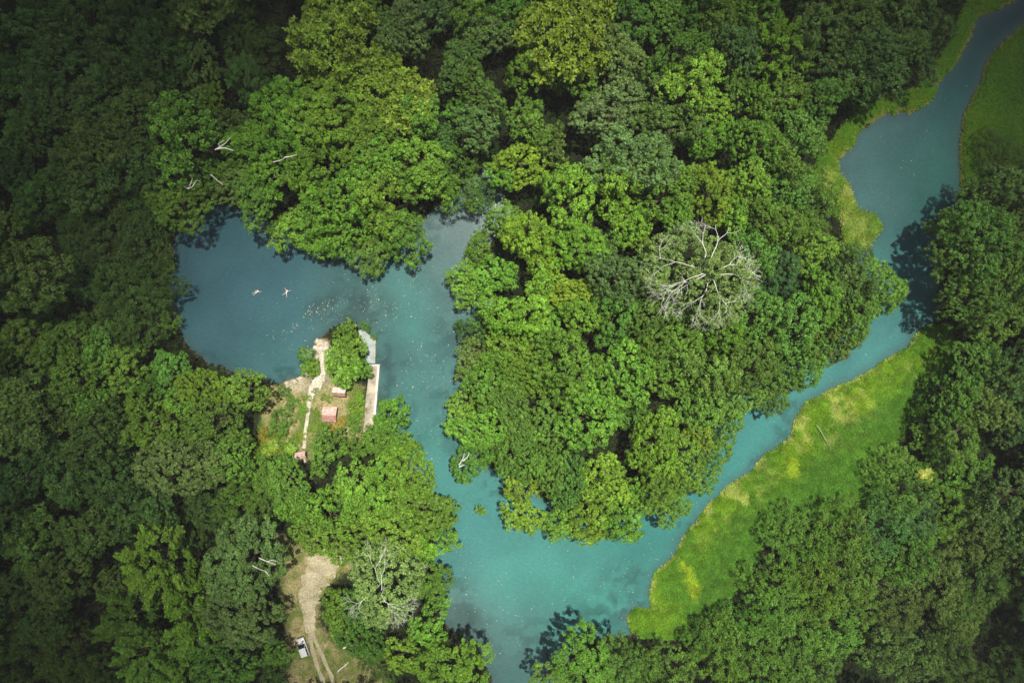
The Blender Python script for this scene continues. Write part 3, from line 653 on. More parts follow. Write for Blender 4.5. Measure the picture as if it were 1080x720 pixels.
for s in specs:
    if not 4 <= len(s['label'].split()) <= 16: print('LABEL', len(s['label'].split()), s['label'])
tree_at = {}
def plant(px, py, rpx, kind, tone, zc, label, g):
    if not zc: 
        r0 = rpx * S * .93
        zc = (2.2 + .55 * r0 + g.uniform(-.5, .9)) if kind == 'S' else 4.6 + .85 * r0 + g.uniform(-1.5, 2.8)
    r = rpx * S * (CAM_H - zc) / CAM_H
    x, y = at(px, py, zc)
    pool = sorted(PR[kind], key=lambda q: abs(math.log(q.R / r)))
    pool = [q for q in pool if abs(math.log(q.R / r)) < abs(math.log(pool[0].R / r)) + .16]
    pr = pool[g.integers(len(pool))]
    k = r / pr.R * (.95 if kind == 'A' else 1.0)
    name, _, _, cat = KIND[kind]
    gz = h1(x, y)
    root = thing(name, label, cat, (x, y, gz), 0, {'tree': 'trees of the rainforest', 'bush': 'bushes of the thicket and the banks'}[cat])
    rz = g.uniform(0, 6.28)
    sq = g.uniform(.84, 1.19)
    cs = (k * sq, k / sq, k * g.uniform(.92, 1.12))
    top = zc - gz
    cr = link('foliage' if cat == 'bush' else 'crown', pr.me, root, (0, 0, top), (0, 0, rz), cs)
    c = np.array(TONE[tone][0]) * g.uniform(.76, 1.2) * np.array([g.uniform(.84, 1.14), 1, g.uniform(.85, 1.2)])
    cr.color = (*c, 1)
    if cat == 'tree':
        link('limbs', pr.limbs, root, (0, 0, top), (0, 0, rz), cs)
        hgt = max(top - .5 * pr.R * cs[2], .5)
        tk = r / 7
        link('trunk', TRUNKS[g.integers(4)], root, (0, 0, 0), (0, 0, rz), (tk, tk, hgt * 1.02))
    else:
        hgt = max(top - .15 * r, .3)
        link('stem', TRUNKS[g.integers(4)], root, (0, 0, 0), (0, 0, rz), (r / 12, r / 12, hgt))
    return root
g = np.random.default_rng(99)
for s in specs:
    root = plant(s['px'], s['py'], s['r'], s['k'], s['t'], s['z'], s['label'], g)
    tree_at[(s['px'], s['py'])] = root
for i, (px, py, r) in enumerate(EDGE):
    # outside the frame: nothing tells these apart
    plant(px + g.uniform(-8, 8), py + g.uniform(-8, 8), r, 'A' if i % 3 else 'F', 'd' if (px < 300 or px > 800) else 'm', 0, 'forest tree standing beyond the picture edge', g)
print('trees', len(specs), 'edge', len(EDGE))

# white dead limbs sticking out of some crowns
def dead_limb(key, strokes):
    root = tree_at[key]; o = root.location
    for pts, z, rad in strokes:
        mb = MB()
        P = [(*at(a, b, z), z) for a, b in pts]
        P = [Vector(q) - o for q in P]
        n = len(P)
        mb.tube(P, [rad * (1 - .6 * i / (n - 1)) for i in range(n)], 6)
        ob = mb.build('dead_limb', M_PALE, root); ob['label'] = 'white dead limb'
dead_limb((190,142), [([(227,158),(232,155),(238,151),(243,145)],18.2,.11),([(229,157),(237,156),(246,159)],18.2,.15),([(233,156),(230,152),(236,148)],18.3,.08)])
dead_limb((212,186), [([(193,196),(198,199),(201,194),(203,188)],13.5,.1),([(198,199),(203,197),(207,190),(211,191)],13.6,.09),([(222,184),(229,190),(235,195)],12.5,.08)])
dead_limb((288,182), [([(300,166),(307,165),(313,163)],15.5,.12),([(288,171),(296,169),(302,166)],15.4,.10)])
dead_limb((256,592), [([(273,588),(282,592),(291,595)],17.2,.10),([(282,592),(287,590),(293,592)],17.2,.09),([(266,596),(274,600),(280,602)],17.2,.08),([(280,602),(284,607)],17.1,.09)])
dead_limb((502,480), [([(484,490),(488,484),(490,478)],13,.1),([(488,486),(493,482),(495,477)],13,.11),([(484,492),(490,490)],13,.12)])
dead_limb((382,672), [([(362,683),(368,681),(374,680)],6.5,.2)])

# ------------------------------------------------------------------ grass, reeds, floating leaves: nobody could count them
def tufts(name, polys, dens, colf, lab, size=(.35, .75), h=(.3, .7), edge=0.0, seed=1, cat='grass'):
    g = np.random.default_rng(seed); Q = []
    for P in polys:
        P = np.array(P); lo, hi = P.min(0), P.max(0); lo = np.maximum(lo, [-125, -90]); hi = np.minimum(hi, [125, 90])
        n = int((hi - lo).prod() * dens)
        x, y = g.uniform(lo[0], hi[0], n), g.uniform(lo[1], hi[1], n)
        k = poly_sd(P, x, y) + (fbm(x, y, 61, 2.5) - .5) * 2.4 < edge
        Q.append(np.stack([x[k], y[k]], 1))
    Q = np.concatenate(Q)
    if name == 'undergrowth': Q = Q[np.minimum.reduce([poly_sd(P, Q[:, 0], Q[:, 1]) for P in (MP, M2P, BP, CP, PP)]) > .5]
    sdw = shore(Q[:, 0], Q[:, 1]); Q = Q[sdw > -.15]; sdw = sdw[sdw > -.15]
    x, y = Q.T; n = len(x); z = ground_h(x, y, sdw) - .03
    c = colf(x, y, sdw)
    V, Cc, T = [], [], []
    for k in range(3):
        t = g.uniform(0, 6.28, n); w = g.uniform(*size, n) * .5; hh = g.uniform(*h, n) * .5; le = g.uniform(.5, 1.2, n) * hh + .15
        d = np.stack([np.cos(t), np.sin(t), 0 * t], 1); s_ = np.stack([-np.sin(t), np.cos(t), 0 * t], 1)
        b = np.stack([x, y, z], 1) + g.normal(size=(n, 3)) * [.12, .12, 0]
        tip = b + d * le[:, None] + np.array([0, 0, 1]) * hh[:, None]
        V.append(np.stack([b - s_ * w[:, None] * .5, b + s_ * w[:, None] * .5, tip + s_ * w[:, None] * .18, tip - s_ * w[:, None] * .18], 1)); Cc.append(c); T.append(g.uniform(.85, 1.15, n))
    V = np.concatenate(V); Cc = np.concatenate(Cc); T = np.concatenate(T); m_ = len(V)
    cc = np.ones((m_, 4)); cc[:, :3] = Cc
    me = mesh_np(name, V.reshape(-1, 3), np.arange(m_ * 4).reshape(m_, 4), [M_GRASS], {'col': ('FACE', 'FLOAT_COLOR', cc), 'tint': ('FACE', 'FLOAT', T)})
    tag(link(name, me), lab, cat, kind='stuff'); print(name, m_)

LIME, GRN, DKG, TAN, PALE = (np.array(q) for q in ((.165, .290, .014), (.088, .212, .016), (.068, .178, .018), (.30, .28, .085), (.33, .39, .09)))
def blend(c, d, w): return c * (1 - w[:, None]) + d * w[:, None]
def spot(x, y, px, py, rx, ry, rot=0):
    a, b = at(px, py); u, v = x - a, y - b; ca, sa = math.cos(rot), math.sin(rot)
    return np.exp(-((u * ca + v * sa) / rx) ** 2 - ((-u * sa + v * ca) / ry) ** 2)
def meadow_col(x, y, sdw):
    c = np.tile(GRN, (len(x), 1)); nz = fbm(x, y, 81, 6, 4)
    c = blend(c, DKG, sstep(3.5, 9, sdw) * .9)
    c = blend(c, LIME, sstep(8, 2, sdw) * sstep(.42, .62, nz) * .45 + .1 * sstep(.5, .6, nz))
    for px, py, rx, ry, k in [(727,612,1.4,4.5,.9),(832,487,1.6,3.2,.8),(845,462,2,3,.5),(900,425,5,3,.4)]:
        c = blend(c, np.array([.26, .37, .02]), sstep(.3, .62, spot(x, y, px, py, rx * 1.2, ry * 1.2, R_(20)) * (2.4 * fbm(x, y, 86, 1.3, 4) - .55)) * k)
    tan_ = 1.3 * sstep(.48, .62, fbm(x, y, 83, 1.9, 4)) * (spot(x, y, 880, 432, 9, 4, R_(40)) + spot(x, y, 838, 452, 6, 3.5, R_(50)) + spot(x, y, 775, 525, 9, 3, R_(42)) + spot(x, y, 964, 391, 2, 1.5))
    c = blend(c, PALE, np.clip(tan_, 0, 1) * .85)
    c = blend(c, PALE * .9, sstep(.9, .1, sdw + 1.2 * (fbm(x, y, 84, 1.1) - .5)) * sstep(.4, .6, fbm(x, y, 85, 1.5)) * .9)
    c = c * (.55 + .9 * fbm(x, y, 82, .9, 2))[:, None]
    return c
tufts('meadow_grass', [MP], 42, meadow_col, 'bright lime marsh grass along the right bank of the river', edge=.6)
def m2_col(x, y, sdw):
    c = blend(np.tile(GRN, (len(x), 1)), DKG, sstep(3, 10, sdw)); c = blend(c, LIME * .8, sstep(.5, .7, fbm(x, y, 87, 5, 4)) * .4)
    return blend(c, np.array([.26, .22, .08]), sstep(.5, .05, sdw) * .6)
tufts('marsh_grass', [M2P], 36, m2_col, 'dull green marsh grass on the right bank in the upper right corner', edge=1.0, seed=2)
def bk_col(x, y, sdw):
    c = blend(np.tile(GRN * 1.1, (len(x), 1)), DKG, sstep(1.5, 5, sdw + 2 * (fbm(x, y, 77, 3) - .5)) * .9)
    c = blend(c, LIME * .8, sstep(.5, .62, fbm(x, y, 78, 2.2, 3)) * .7)
    return blend(c, TAN, sstep(1.0, .2, sdw) * sstep(.4, .6, fbm(x, y, 88, 1.6)) * .8)
tufts('bank_grass', [BP], 36, bk_col, 'yellow green grass fringing the upper left bank of the river', edge=.3, seed=3)
def rd_col(x, y, sdw):
    c = blend(np.tile(np.array([.26, .36, .05]), (len(x), 1)), np.array([.38, .45, .11]), sstep(.4, .65, fbm(x, y, 89, 1.8, 3)))
    return blend(c, GRN * 1.2, sstep(.48, .6, fbm(x, y, 90, 1.6, 3)) * .75) * (.6 + .8 * fbm(x, y, 79, .8))[:, None]
tufts('reed_bed', [SP], 70, rd_col, 'pale yellow reeds on the river bank above the narrows', (.3, .6), (.6, 1.6), .3, 4, 'reeds')
def dr_col(x, y, sdw):
    return blend(np.tile(np.array([.29, .25, .11]), (len(x), 1)), np.array([.09, .14, .025]), sstep(.44, .6, .5 * fbm(x, y, 91, 4, 3) + .5 * fbm(x, y, 92, 1.3, 3)))
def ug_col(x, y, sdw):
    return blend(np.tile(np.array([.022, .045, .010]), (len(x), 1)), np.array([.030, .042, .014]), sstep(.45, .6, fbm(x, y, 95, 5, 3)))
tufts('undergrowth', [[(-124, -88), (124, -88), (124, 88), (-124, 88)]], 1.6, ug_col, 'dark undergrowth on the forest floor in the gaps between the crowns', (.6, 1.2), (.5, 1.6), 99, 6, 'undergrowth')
tufts('dry_grass', [CP, PP], 7, dr_col, 'patchy dry grass of the clearing and the park', (.2, .4), (.1, .3), .4, 5)

g = np.random.default_rng(12)
pts = []
def fl(n, px, py, rx, ry, rot=0):
    u, v_ = g.normal(size=n) * rx, g.normal(size=n) * ry; ca, sa = math.cos(rot), math.sin(rot); x, y = at(px, py)
    pts.append(np.stack([x + u * ca - v_ * sa, y + u * sa + v_ * ca], 1))
fl(110, 318, 338, 3.6, .5, R_(38)); fl(70, 345, 326, 2.4, 1.0, R_(20)); fl(120, 330, 350, 6, 4); fl(60, 302, 360, 3, 4); fl(60, 400, 318, 2.5, .8, R_(20)); fl(130, 400, 320, 6, 3)
fl(140, 425, 300, 7, 3, R_(15)); fl(260, 445, 390, 4, 9); fl(60, 447, 398, 2, 3.5); fl(180, 435, 350, 6, 6); fl(120, 440, 440, 4, 6); fl(420, 560, 620, 16, 8); fl(160, 500, 630, 6, 5); fl(140, 620, 640, 10, 5)
fl(120, 680, 590, 8, 5, R_(40)); fl(90, 800, 480, 14, 3, R_(42)); fl(70, 880, 405, 12, 2.5, R_(35)); fl(60, 950, 190, 9, 9); fl(30, 1000, 110, 1.2, 8, R_(-35)); fl(60, 490, 560, 4, 8); fl(40, 330, 335, 6, 5)
fl(40, 920, 160, 8, 6)
Q = np.concatenate(pts); Q = Q[shore(Q[:, 0], Q[:, 1]) < -.3]
Q = Q[fbm(Q[:, 0] * .8 + Q[:, 1] * .5, Q[:, 1] * .8 - Q[:, 0] * .5, 97, 2.2, 3) > .46]; n = len(Q)
P = np.concatenate([Q, g.uniform(.012, .02, (n, 1))], 1)
V = leaves(P, np.tile([0, 0, 1.], (n, 1)) + g.normal(size=(n, 3)) * .02, g.gamma(3, .04, n) + .05, .6, g); V[..., 2] = np.maximum(V[..., 2], .006)
ch = np.array([(.36, .36, .28), (.30, .27, .15), (.40, .41, .36), (.18, .16, .09), (.26, .30, .14)])[g.integers(0, 5, n)]
cc = np.ones((n, 4)); cc[:, :3] = ch
me = mesh_np('floating_leaves', V.reshape(-1, 3), np.arange(n * 4).reshape(n, 4), [M_GRASS], {'col': ('FACE', 'FLOAT_COLOR', cc), 'tint': ('FACE', 'FLOAT', np.ones(n))})
tag(link('floating_leaves', me), 'pale fallen leaves drifting on the water', 'leaves', kind='stuff')

# ------------------------------------------------------------------ landing, slab, shelters, rocks, logs
def quad_slab(mb, P, z0, z1, bev=.04):
    a = [mb.bm.verts.new((x, y, z0)) for x, y in P]; b = [mb.bm.verts.new((x, y, z1)) for x, y in P]; n = len(P)
    fs = [mb.bm.faces.new(a[::-1]), mb.bm.faces.new(b)] + [mb.bm.faces.new((a[i], a[(i + 1) % n], b[(i + 1) % n], b[i])) for i in range(n)]
    bmesh.ops.bevel(mb.bm, geom=list({e for f in fs for e in f.edges}), offset=bev, segments=1, affect='EDGES')
    return mb
ox, oy = at(393, 418)
def loc(P): return [(a - ox, b - oy) for a, b in W(P)]
root = thing('landing', 'pale concrete landing with a white parapet wall beside the channel', 'landing', (ox, oy, 0))
quad_slab(MB(), loc([(391,385.5),(400.5,385.5),(396,440),(393,456),(384,456),(386.5,420)]), -1.8, .75).build('deck', M_CONC, root)
quad_slab(MB(), loc([(399.4,384),(401.6,384),(397.2,437.5),(395.2,437.5)]), -1.8, 1.25).build('parapet', M_WHITE, root)
quad_slab(MB(), loc([(390.5,384),(399.3,384),(399.2,385.6),(390.4,385.6)]), -1.8, 1.15).build('end_wall', M_WHITE, root)
ox, oy = at(388, 366)
root = thing('stone_slab', 'weathered grey slab just above the water north of the landing', 'slab', (ox, oy, 0))
quad_slab(MB(), loc([(377,349),(383,347),(389,353),(396,357),(395.5,370),(395,383),(388,383),(383,370)]), -1.5, .12).build('top_slab', M_SLAB, root)
quad_slab(MB(), loc([(394.6,358),(396.4,358),(395.8,383),(394.0,383)]), -1.5, .2).build('kerb', M_CONC, root)

def shelter(px, py, rz, w, d, label, roof_a, roof_b):
    x, y = at(px, py, 2.4); z = h1(x, y)
    root = thing('picnic_shelter', label, 'shelter', (x, y, z), rz, 'red-roofed shelters in the park')
    hr, he, t = 2.75, 2.1, .07
    for sgn, mt in ((1, roof_a), (-1, roof_b)):
        mb = MB(); n = 9
        for k in range(n):                        # overlapping sheets of the roof
            f0, f1 = k / n, (k + 1) / n + .02
            y0, y1 = sgn * d * .52 * f0, sgn * d * .52 * f1
            z0, z1 = hr - (hr - he) * f0 + .02, hr - (hr - he) * f1 + .0
            q = [(-w / 2, y0, z0), (w / 2, y0, z0), (w / 2, y1, z1 + .03), (-w / 2, y1, z1 + .03)]
            a = [mb.bm.verts.new(v) for v in q]; b = [mb.bm.verts.new((v[0], v[1], v[2] - t)) for v in q]
            mb.bm.faces.new(a); mb.bm.faces.new(b[::-1])
            for i in range(4): mb.bm.faces.new((a[i], b[i], b[(i + 1) % 4], a[(i + 1) % 4]))
        mb.build('roof_slope', mt, root)
    MB().box((0, 0, hr + .05), (w + .06, .2, .1), 0, .03).build('ridge_cap', roof_a, root)
    for sx in (-1, 1):
        for sy in (-1, 1): MB().box((sx * (w / 2 - .25), sy * (d / 2 - .3), 1.03), (.12, .12, 2.1), 0, .01).build('post', M_WOOD, root)
    tb = MB().box((0, 0, .74), (w * .5, .7, .06), 0, .01).box((0, .0, .36), (.12, .5, .7)).build('table', M_WOOD, root)
    for sy in (-1, 1): MB().box((0, sy * .65, .44), (w * .5, .28, .05), 0, .01).box((0, sy * .65, .2), (.1, .2, .42)).build('bench', M_WOOD, root)
shelter(348.5, 436.5, R_(-3), 2.9, 3.0, 'larger red-roofed picnic shelter between path and landing', M_ROOF, M_ROOFSHADE)
shelter(358.5, 413, R_(-4), 2.7, 1.7, 'small shelter with sunlit bleached and shaded red roof half under a tree', M_ROOFLIT, M_ROOFSHADE)
shelter(318, 479.5, R_(10), 2.2, 1.3, 'tiny terracotta-roofed shelter at the lower end of the path', M_ROOF, M_ROOF)
x, y = at(323.5, 481)
root = thing('stone_post', 'white gate wall at the lower end of the park path', 'wall', (x, y, h1(x, y)), R_(-74))
MB().box((0, 0, .5), (1.9, .35, 1.0), 0, .04).build('wall_body', M_WHITE, root); MB().box((0, 0, 1.04), (2.0, .45, .1), 0, .03).build('coping', M_CONC, root)

for i, (px, py, r, lab) in enumerate([(337,361,1.0,'pale limestone boulder at the water, topmost by the path'),(334,368,.8,'limestone boulder left of the path at the waterside'),(344,366,1.0,'broad limestone boulder right of the path near the small trees'),(335,376,.7,'limestone boulder beside the dark palm'),
        (347,373,.9,'limestone boulder against the tuft-leaved tree'),(349,368,.6,'small limestone boulder nearest the submerged slab'),(317,399,.6,'small stone on the beach right of the pond corner'),(311,402,.5,'small stone in the middle of the pond beach'),(323,394,.5,'small stone on the beach next to the lime bush'),(303,404,.45,'small stone at the left end of the beach')]):
    x, y = at(px, py); g = np.random.default_rng(700 + i)
    o = MB().ball((0, 0, r * .18), r, 3, (1, g.uniform(.7, .95), .5), 0.0, g).build('boulder', M_ROCK, None, False, loc=(x, y, max(h1(x, y), .02)), rot=(0, 0, g.uniform(0, 6)))
    for v_ in o.data.vertices:
        q = v_.co; v_.co = q * (1 + .22 * math.sin(q.x * 4.1 / r + i) * math.cos(q.y * 3.3 / r + 2 * i) + .1 * math.sin(q.z * 9 / r + q.x * 7 / r))
    tag(o, lab, 'boulder', 'boulders on the park shore')

def log(p0, p1, rad, label, z=.15):
    (x0, y0), (x1, y1) = at(*p0), at(*p1); cx, cy = (x0 + x1) / 2, (y0 + y1) / 2; L_ = math.hypot(x1 - x0, y1 - y0)
    mb = MB(); mb.tube([(-L_ / 2, 0, 0), (-L_ / 5, .08, .03), (L_ / 5, -.06, .02), (L_ / 2, 0, .1)], [rad, rad * .9, rad * .75, rad * .4], 8)
    mb.tube([(L_ / 6, 0, .05), (L_ / 4, .35, .3), (L_ / 3, .5, .5)], [rad * .4, rad * .3, rad * .15], 5)
    o = mb.build('fallen_log', M_TWIG if rad > .1 else M_LOG, None, True, loc=(cx, cy, h1(cx, cy) + z), rot=(0, 0, math.atan2(y1 - y0, x1 - x0)))
    tag(o, label, 'log', 'bleached fallen logs')
log((858, 447), (873, 471), .08, 'thin bleached log lying across the lime meadow grass', .65)
log((357, 706), (369, 695), .13, 'bleached log beside the wheel tracks near the bottom edge')
log((374, 684), (379, 680), .2, 'short bleached log right of the parked car and track')

# palms
def palm(px, py, zc, r, label, tone, g, lean=(0, 0), name='palm', n=14, pale=False):
    x, y = at(px, py, zc); bx, by = x - lean[0], y - lean[1]; gz = h1(bx, by)
    root = thing(name, label, 'palm', (bx, by, gz), 0)
    H = zc - gz
    MB().tube([(0, 0, -.1), (lean[0] * .3, lean[1] * .3, H * .45), (lean[0] * .7, lean[1] * .7, H * .8), (lean[0], lean[1], H)], [.2, .16, .15, .13], 7).build('trunk', M_PALE if pale else M_BARK, root, True)
    for k in range(n):
        t = 2 * math.pi * k / n + g.uniform(-.25, .25); el = g.uniform(.1, .75); V, T = [], []
        L_ = r * g.uniform(.85, 1.12); m_ = 12
        for i in range(m_):
            s0, s1 = i / m_, (i + 1) / m_
            def pt(s): return np.array([math.cos(t) * L_ * s * math.cos(el), math.sin(t) * L_ * s * math.cos(el), L_ * (s * math.sin(el) - .55 * s * s)])
            a, b = pt(s0), pt(s1); side = np.array([-math.sin(t), math.cos(t), 0]); w = r * .26 * math.sin(math.pi * min(s0 * .85 + .15, 1)) + .04
            for sg in (-1, 1):
                V.append([a, a * .3 + b * .7, b + (b - a) * .6 + side * sg * w + np.array([0, 0, -.25 * w]), b * .6 + a * .4 + side * sg * w + np.array([0, 0, -.2 * w])]); T.append(g.uniform(.8, 1.2))
        V = np.array(V) + np.array([lean[0], lean[1], H]); q = len(V)
        f = link('frond', mesh_np('frond', V.reshape(-1, 3), np.arange(q * 4).reshape(q, 4), [M_LEAF], {'tint': ('FACE', 'FLOAT', T)}), root)
        c = np.array(TONE[tone][0]) * g.uniform(.85, 1.15); f.color = (*c, 1)
    return root
g = np.random.default_rng(55)
palm(978, 501, 7.5, 1.9, 'yellow palm with a pale leaning trunk in the right thicket', 'q', g, (2.2, .3), pale=True)
palm(322, 373, 3.2, 2.2, 'dark green palm on the park shore left of the boulders', 'd', g)
palm(286, 470, 3.0, 2.0, 'yellowish palm among bushes at the left edge of the park', 'y', g)
palm(306, 474, 2.6, 1.6, 'small pale green palm left of the path end', 'l', g)
palm(280, 478, 2.8, 1.5, 'small yellow palm lowest at the left edge of the park', 'y', g)

# ------------------------------------------------------------------ the parked car
x, y = at(320.5, 680.5, .9); gz = h1(x, y) + .03
car = thing('parked_car', 'white off-road car parked in the clearing beside the track', 'car', (x, y, gz), R_(90 + 20)); car.scale = (.9, .9, .9)
W2 = .92
body = [(-2.15, .42), (-2.18, .8), (-2.1, 1.02), (.85, 1.05), (1.55, 1.0), (2.1, .9), (2.18, .7), (2.15, .4), (1.8, .32), (-1.8, .32)]
b_ = MB().prism(body, -W2, W2); bmesh.ops.bevel(b_.bm, geom=b_.bm.edges[:], offset=.06, segments=2, affect='EDGES'); b_.build('body', M_CARPAINT, car, True)
cab = [(-2.05, 1.03), (-1.9, 1.66), (.05, 1.68), (.8, 1.04)]
def cabin(prof, w0, w1, y_in=0):
    mb = MB(); z0, z1 = prof[0][1], prof[1][1]
    def wv(z): return w0 + (w1 - w0) * (z - z0) / (z1 - z0)
    a = [mb.bm.verts.new((px_, -wv(pz), pz)) for px_, pz in prof]; b = [mb.bm.verts.new((px_, wv(pz), pz)) for px_, pz in prof]
    n = len(prof)
    for i in range(n): mb.bm.faces.new((a[i], a[(i + 1) % n], b[(i + 1) % n], b[i]))
    mb.bm.faces.new(a[::-1]); mb.bm.faces.new(b); return mb
cabin(cab, .86, .74).build('windows', M_GLASS, car)
r_ = MB().box((-.93, 0, 1.72), (1.98, 1.5, .08), 0, .035); r_.build('roof', M_CARPAINT, car, True)
for yy in (-.45, 0, .45): MB().box((-.93, yy, 1.785), (1.7, .05, .04), 0, .01).build('roof_rail', M_RIM, car)
for xx in (-2.0, -1.25, -.35):
    for sy in (-1, 1): MB().tube([(xx, sy * .885, 1.03), (xx + .06, sy * .775, 1.69)], [.045, .04], 5).build('pillar', M_CARPAINT, car)
for sy in (-1, 1): MB().tube([(.82, sy * .87, 1.05), (.07, sy * .76, 1.7)], [.045, .04], 5).build('pillar', M_CARPAINT, car)
for xx in (-1.35, 1.38):
    for sy in (-1, 1):
        mb = MB(); mb.tube([(0, -.12, 0), (0, -.1, 0), (0, .1, 0), (0, .12, 0)], [.31, .36, .36, .31], 20); wh = mb.build('wheel', M_TYRE, car, loc=(xx, sy * .84, .36))
        MB().tube([(0, -.005, 0), (0, .012, 0)], [.2, .19], 16).build('rim', M_RIM, wh, loc=(0, sy * .13, 0))
for sy in (-1, 1):
    MB().box((2.13, sy * .68, .76), (.12, .3, .16), 0, .03).build('headlight', M_LAMP, car)
    MB().box((-2.16, sy * .76, .82), (.06, .14, .26), 0, .02).build('tail_light', M_TAIL, car)
    MB().box((.62, sy * 1.0, 1.12), (.14, .16, .13), 0, .03).build('mirror', M_CARPAINT, car)
MB().box((2.2, 0, .5), (.12, 1.7, .16), 0, .04).build('front_bumper', M_TYRE, car)
MB().box((-2.2, 0, .5), (.1, 1.7, .16), 0, .04).build('rear_bumper', M_TYRE, car)

# ------------------------------------------------------------------ two swimmers
def person(px, py, rz, label, arms, legs, hair_len):
    x, y = at(px, py)
    J = {'pelvis': (0, 0, 0), 'waist': (0, .2, .03), 'chest': (0, .42, .05), 'neck': (0, .56, .06), 'head': (0, .66, .09), 'crown': (0, .79, .11)}
    rad = {'pelvis': (.15, .12), 'waist': (.125, .10), 'chest': (.16, .115), 'neck': (.06, .06), 'head': (.085, .095), 'crown': (.07, .075)}
    E = [('pelvis', 'waist'), ('waist', 'chest'), ('chest', 'neck'), ('neck', 'head'), ('head', 'crown')]
    for sd_, nm in ((-1, 'l'), (1, 'r')):
        a = arms[0 if sd_ < 0 else 1]; lg = legs[0 if sd_ < 0 else 1]
        sh = Vector((sd_ * .18, .47, .06)); J[nm + 'sh'] = sh; rad[nm + 'sh'] = (.062, .062); E.append(('chest', nm + 'sh'))
        el = sh + Vector((math.sin(a[0]) * sd_, math.cos(a[0]), -.12)) * .29; J[nm + 'el'] = el; rad[nm + 'el'] = (.043, .043); E.append((nm + 'sh', nm + 'el'))
        wr = el + Vector((math.sin(a[1]) * sd_, math.cos(a[1]), .02)) * .26; J[nm + 'wr'] = wr; rad[nm + 'wr'] = (.03, .026); E.append((nm + 'el', nm + 'wr'))
        d = Vector((math.sin(a[1]) * sd_, math.cos(a[1]), .02)); s_ = Vector((d.y, -d.x, 0))
        pa = wr + d * .06; J[nm + 'pa'] = pa; rad[nm + 'pa'] = (.036, .016); E.append((nm + 'wr', nm + 'pa'))
        for f in range(4):
            k = wr + d * .1 + s_ * (f - 1.5) * .019; tp = k + d * (.065, .08, .075, .055)[f] + s_ * (f - 1.5) * .008 + Vector((0, 0, -.015))
            J[f'{nm}k{f}'] = k; J[f'{nm}t{f}'] = tp; rad[f'{nm}k{f}'] = (.009, .009); rad[f'{nm}t{f}'] = (.007, .007); E += [(nm + 'pa', f'{nm}k{f}'), (f'{nm}k{f}', f'{nm}t{f}')]
        th = wr + d * .05 - s_ * sd_ * .055; J[nm + 'th'] = th; rad[nm + 'th'] = (.009, .009); E.append((nm + 'pa', nm + 'th'))
        hp = Vector((sd_ * .09, -.06, 0)); J[nm + 'hp'] = hp; rad[nm + 'hp'] = (.09, .085); E.append(('pelvis', nm + 'hp'))
        kn = hp + Vector((math.sin(lg[0]) * sd_, -math.cos(lg[0]), -.05)) * .42; J[nm + 'kn'] = kn; rad[nm + 'kn'] = (.058, .056); E.append((nm + 'hp', nm + 'kn'))
        an = kn + Vector((math.sin(lg[1]) * sd_, -math.cos(lg[1]), -.02)) * .42; J[nm + 'an'] = an; rad[nm + 'an'] = (.036, .036); E.append((nm + 'kn', nm + 'an'))
        ft = an + Vector((math.sin(lg[1]) * sd_ * 1.3, -math.cos(lg[1]), -.1)) * .2; J[nm + 'ft'] = ft; rad[nm + 'ft'] = (.04, .022); E.append((nm + 'an', nm + 'ft'))
    keys = list(J); me = bpy.data.meshes.new('person')
    me.from_pydata([tuple(J[k]) for k in keys], [(keys.index(a), keys.index(b)) for a, b in E], [])
    o = link('person', me, None, (x, y, .03), (0, 0, rz), (.93, .93, .93))
    md = o.modifiers.new('skin', 'SKIN'); md.use_smooth_shade = True
    for i, k in enumerate(keys): me.skin_vertices[0].data[i].radius = rad[k]
    me.skin_vertices[0].data[0].use_root = True
    o.modifiers.new('sub', 'SUBSURF').levels = 1
    me.materials.append(M_SKIN)
    tag(o, label, 'person', 'swimmers in the pond')
    MB().ball((0, .76, .115), .1, 3, (.95, 1.0 + hair_len, 1.0)).build('hair', M_HAIR, o, True)
    MB().ball((0, -.05, .01), .185, 3, (1.0, .8, .72)).build('swimwear', M_SWIM, o, True)
    return o
person(270.5, 308, R_(-60), 'swimmer floating left, arms and legs close to the body', [(R_(160), R_(150)), (R_(30), R_(20))], [(R_(8), R_(12)), (R_(12), R_(5))], .1)
person(302, 308.5, R_(-25), 'swimmer floating right with arms and legs spread wide', [(R_(70), R_(45)), (R_(60), R_(35))], [(R_(28), R_(38)), (R_(25), R_(30))], .3)

# ------------------------------------------------------------------ sky, sun, added edge shade, camera
EL, AZ = 77.0, 38.0                     # sun height; direction it stands in, clockwise from the top of the picture
sun_dir = Vector((math.cos(R_(EL)) * math.sin(R_(AZ)), math.cos(R_(EL)) * math.cos(R_(AZ)), math.sin(R_(EL))))
w = bpy.data.worlds.new('World'); sc.world = w; w.use_nodes = True
nt = w.node_tree; nt.nodes.clear()
o_ = nt.nodes.new('ShaderNodeOutputWorld'); bg = nt.nodes.new('ShaderNodeBackground'); sk = nt.nodes.new('ShaderNodeTexSky')
sk.sky_type = 'NISHITA'; sk.sun_disc = False; sk.sun_elevation = R_(EL); sk.sun_rotation = R_(AZ); sk.altitude = 100; sk.air_density = 1.0; sk.dust_density = 1.5
bg.inputs['Strength'].default_value = 0.05
nt.links.new(sk.outputs[0], bg.inputs[0]); nt.links.new(bg.outputs[0], o_.inputs[0])
sl = bpy.data.lights.new('sun', 'SUN'); sl.energy = 5.0; sl.angle = R_(.53); sl.color = (1.0, .95, .86)
so = bpy.data.objects.new('sun', sl); C.objects.link(so); so.rotation_euler = sun_dir.to_track_quat('Z', 'Y').to_euler(); so.location = (0, 0, 300)

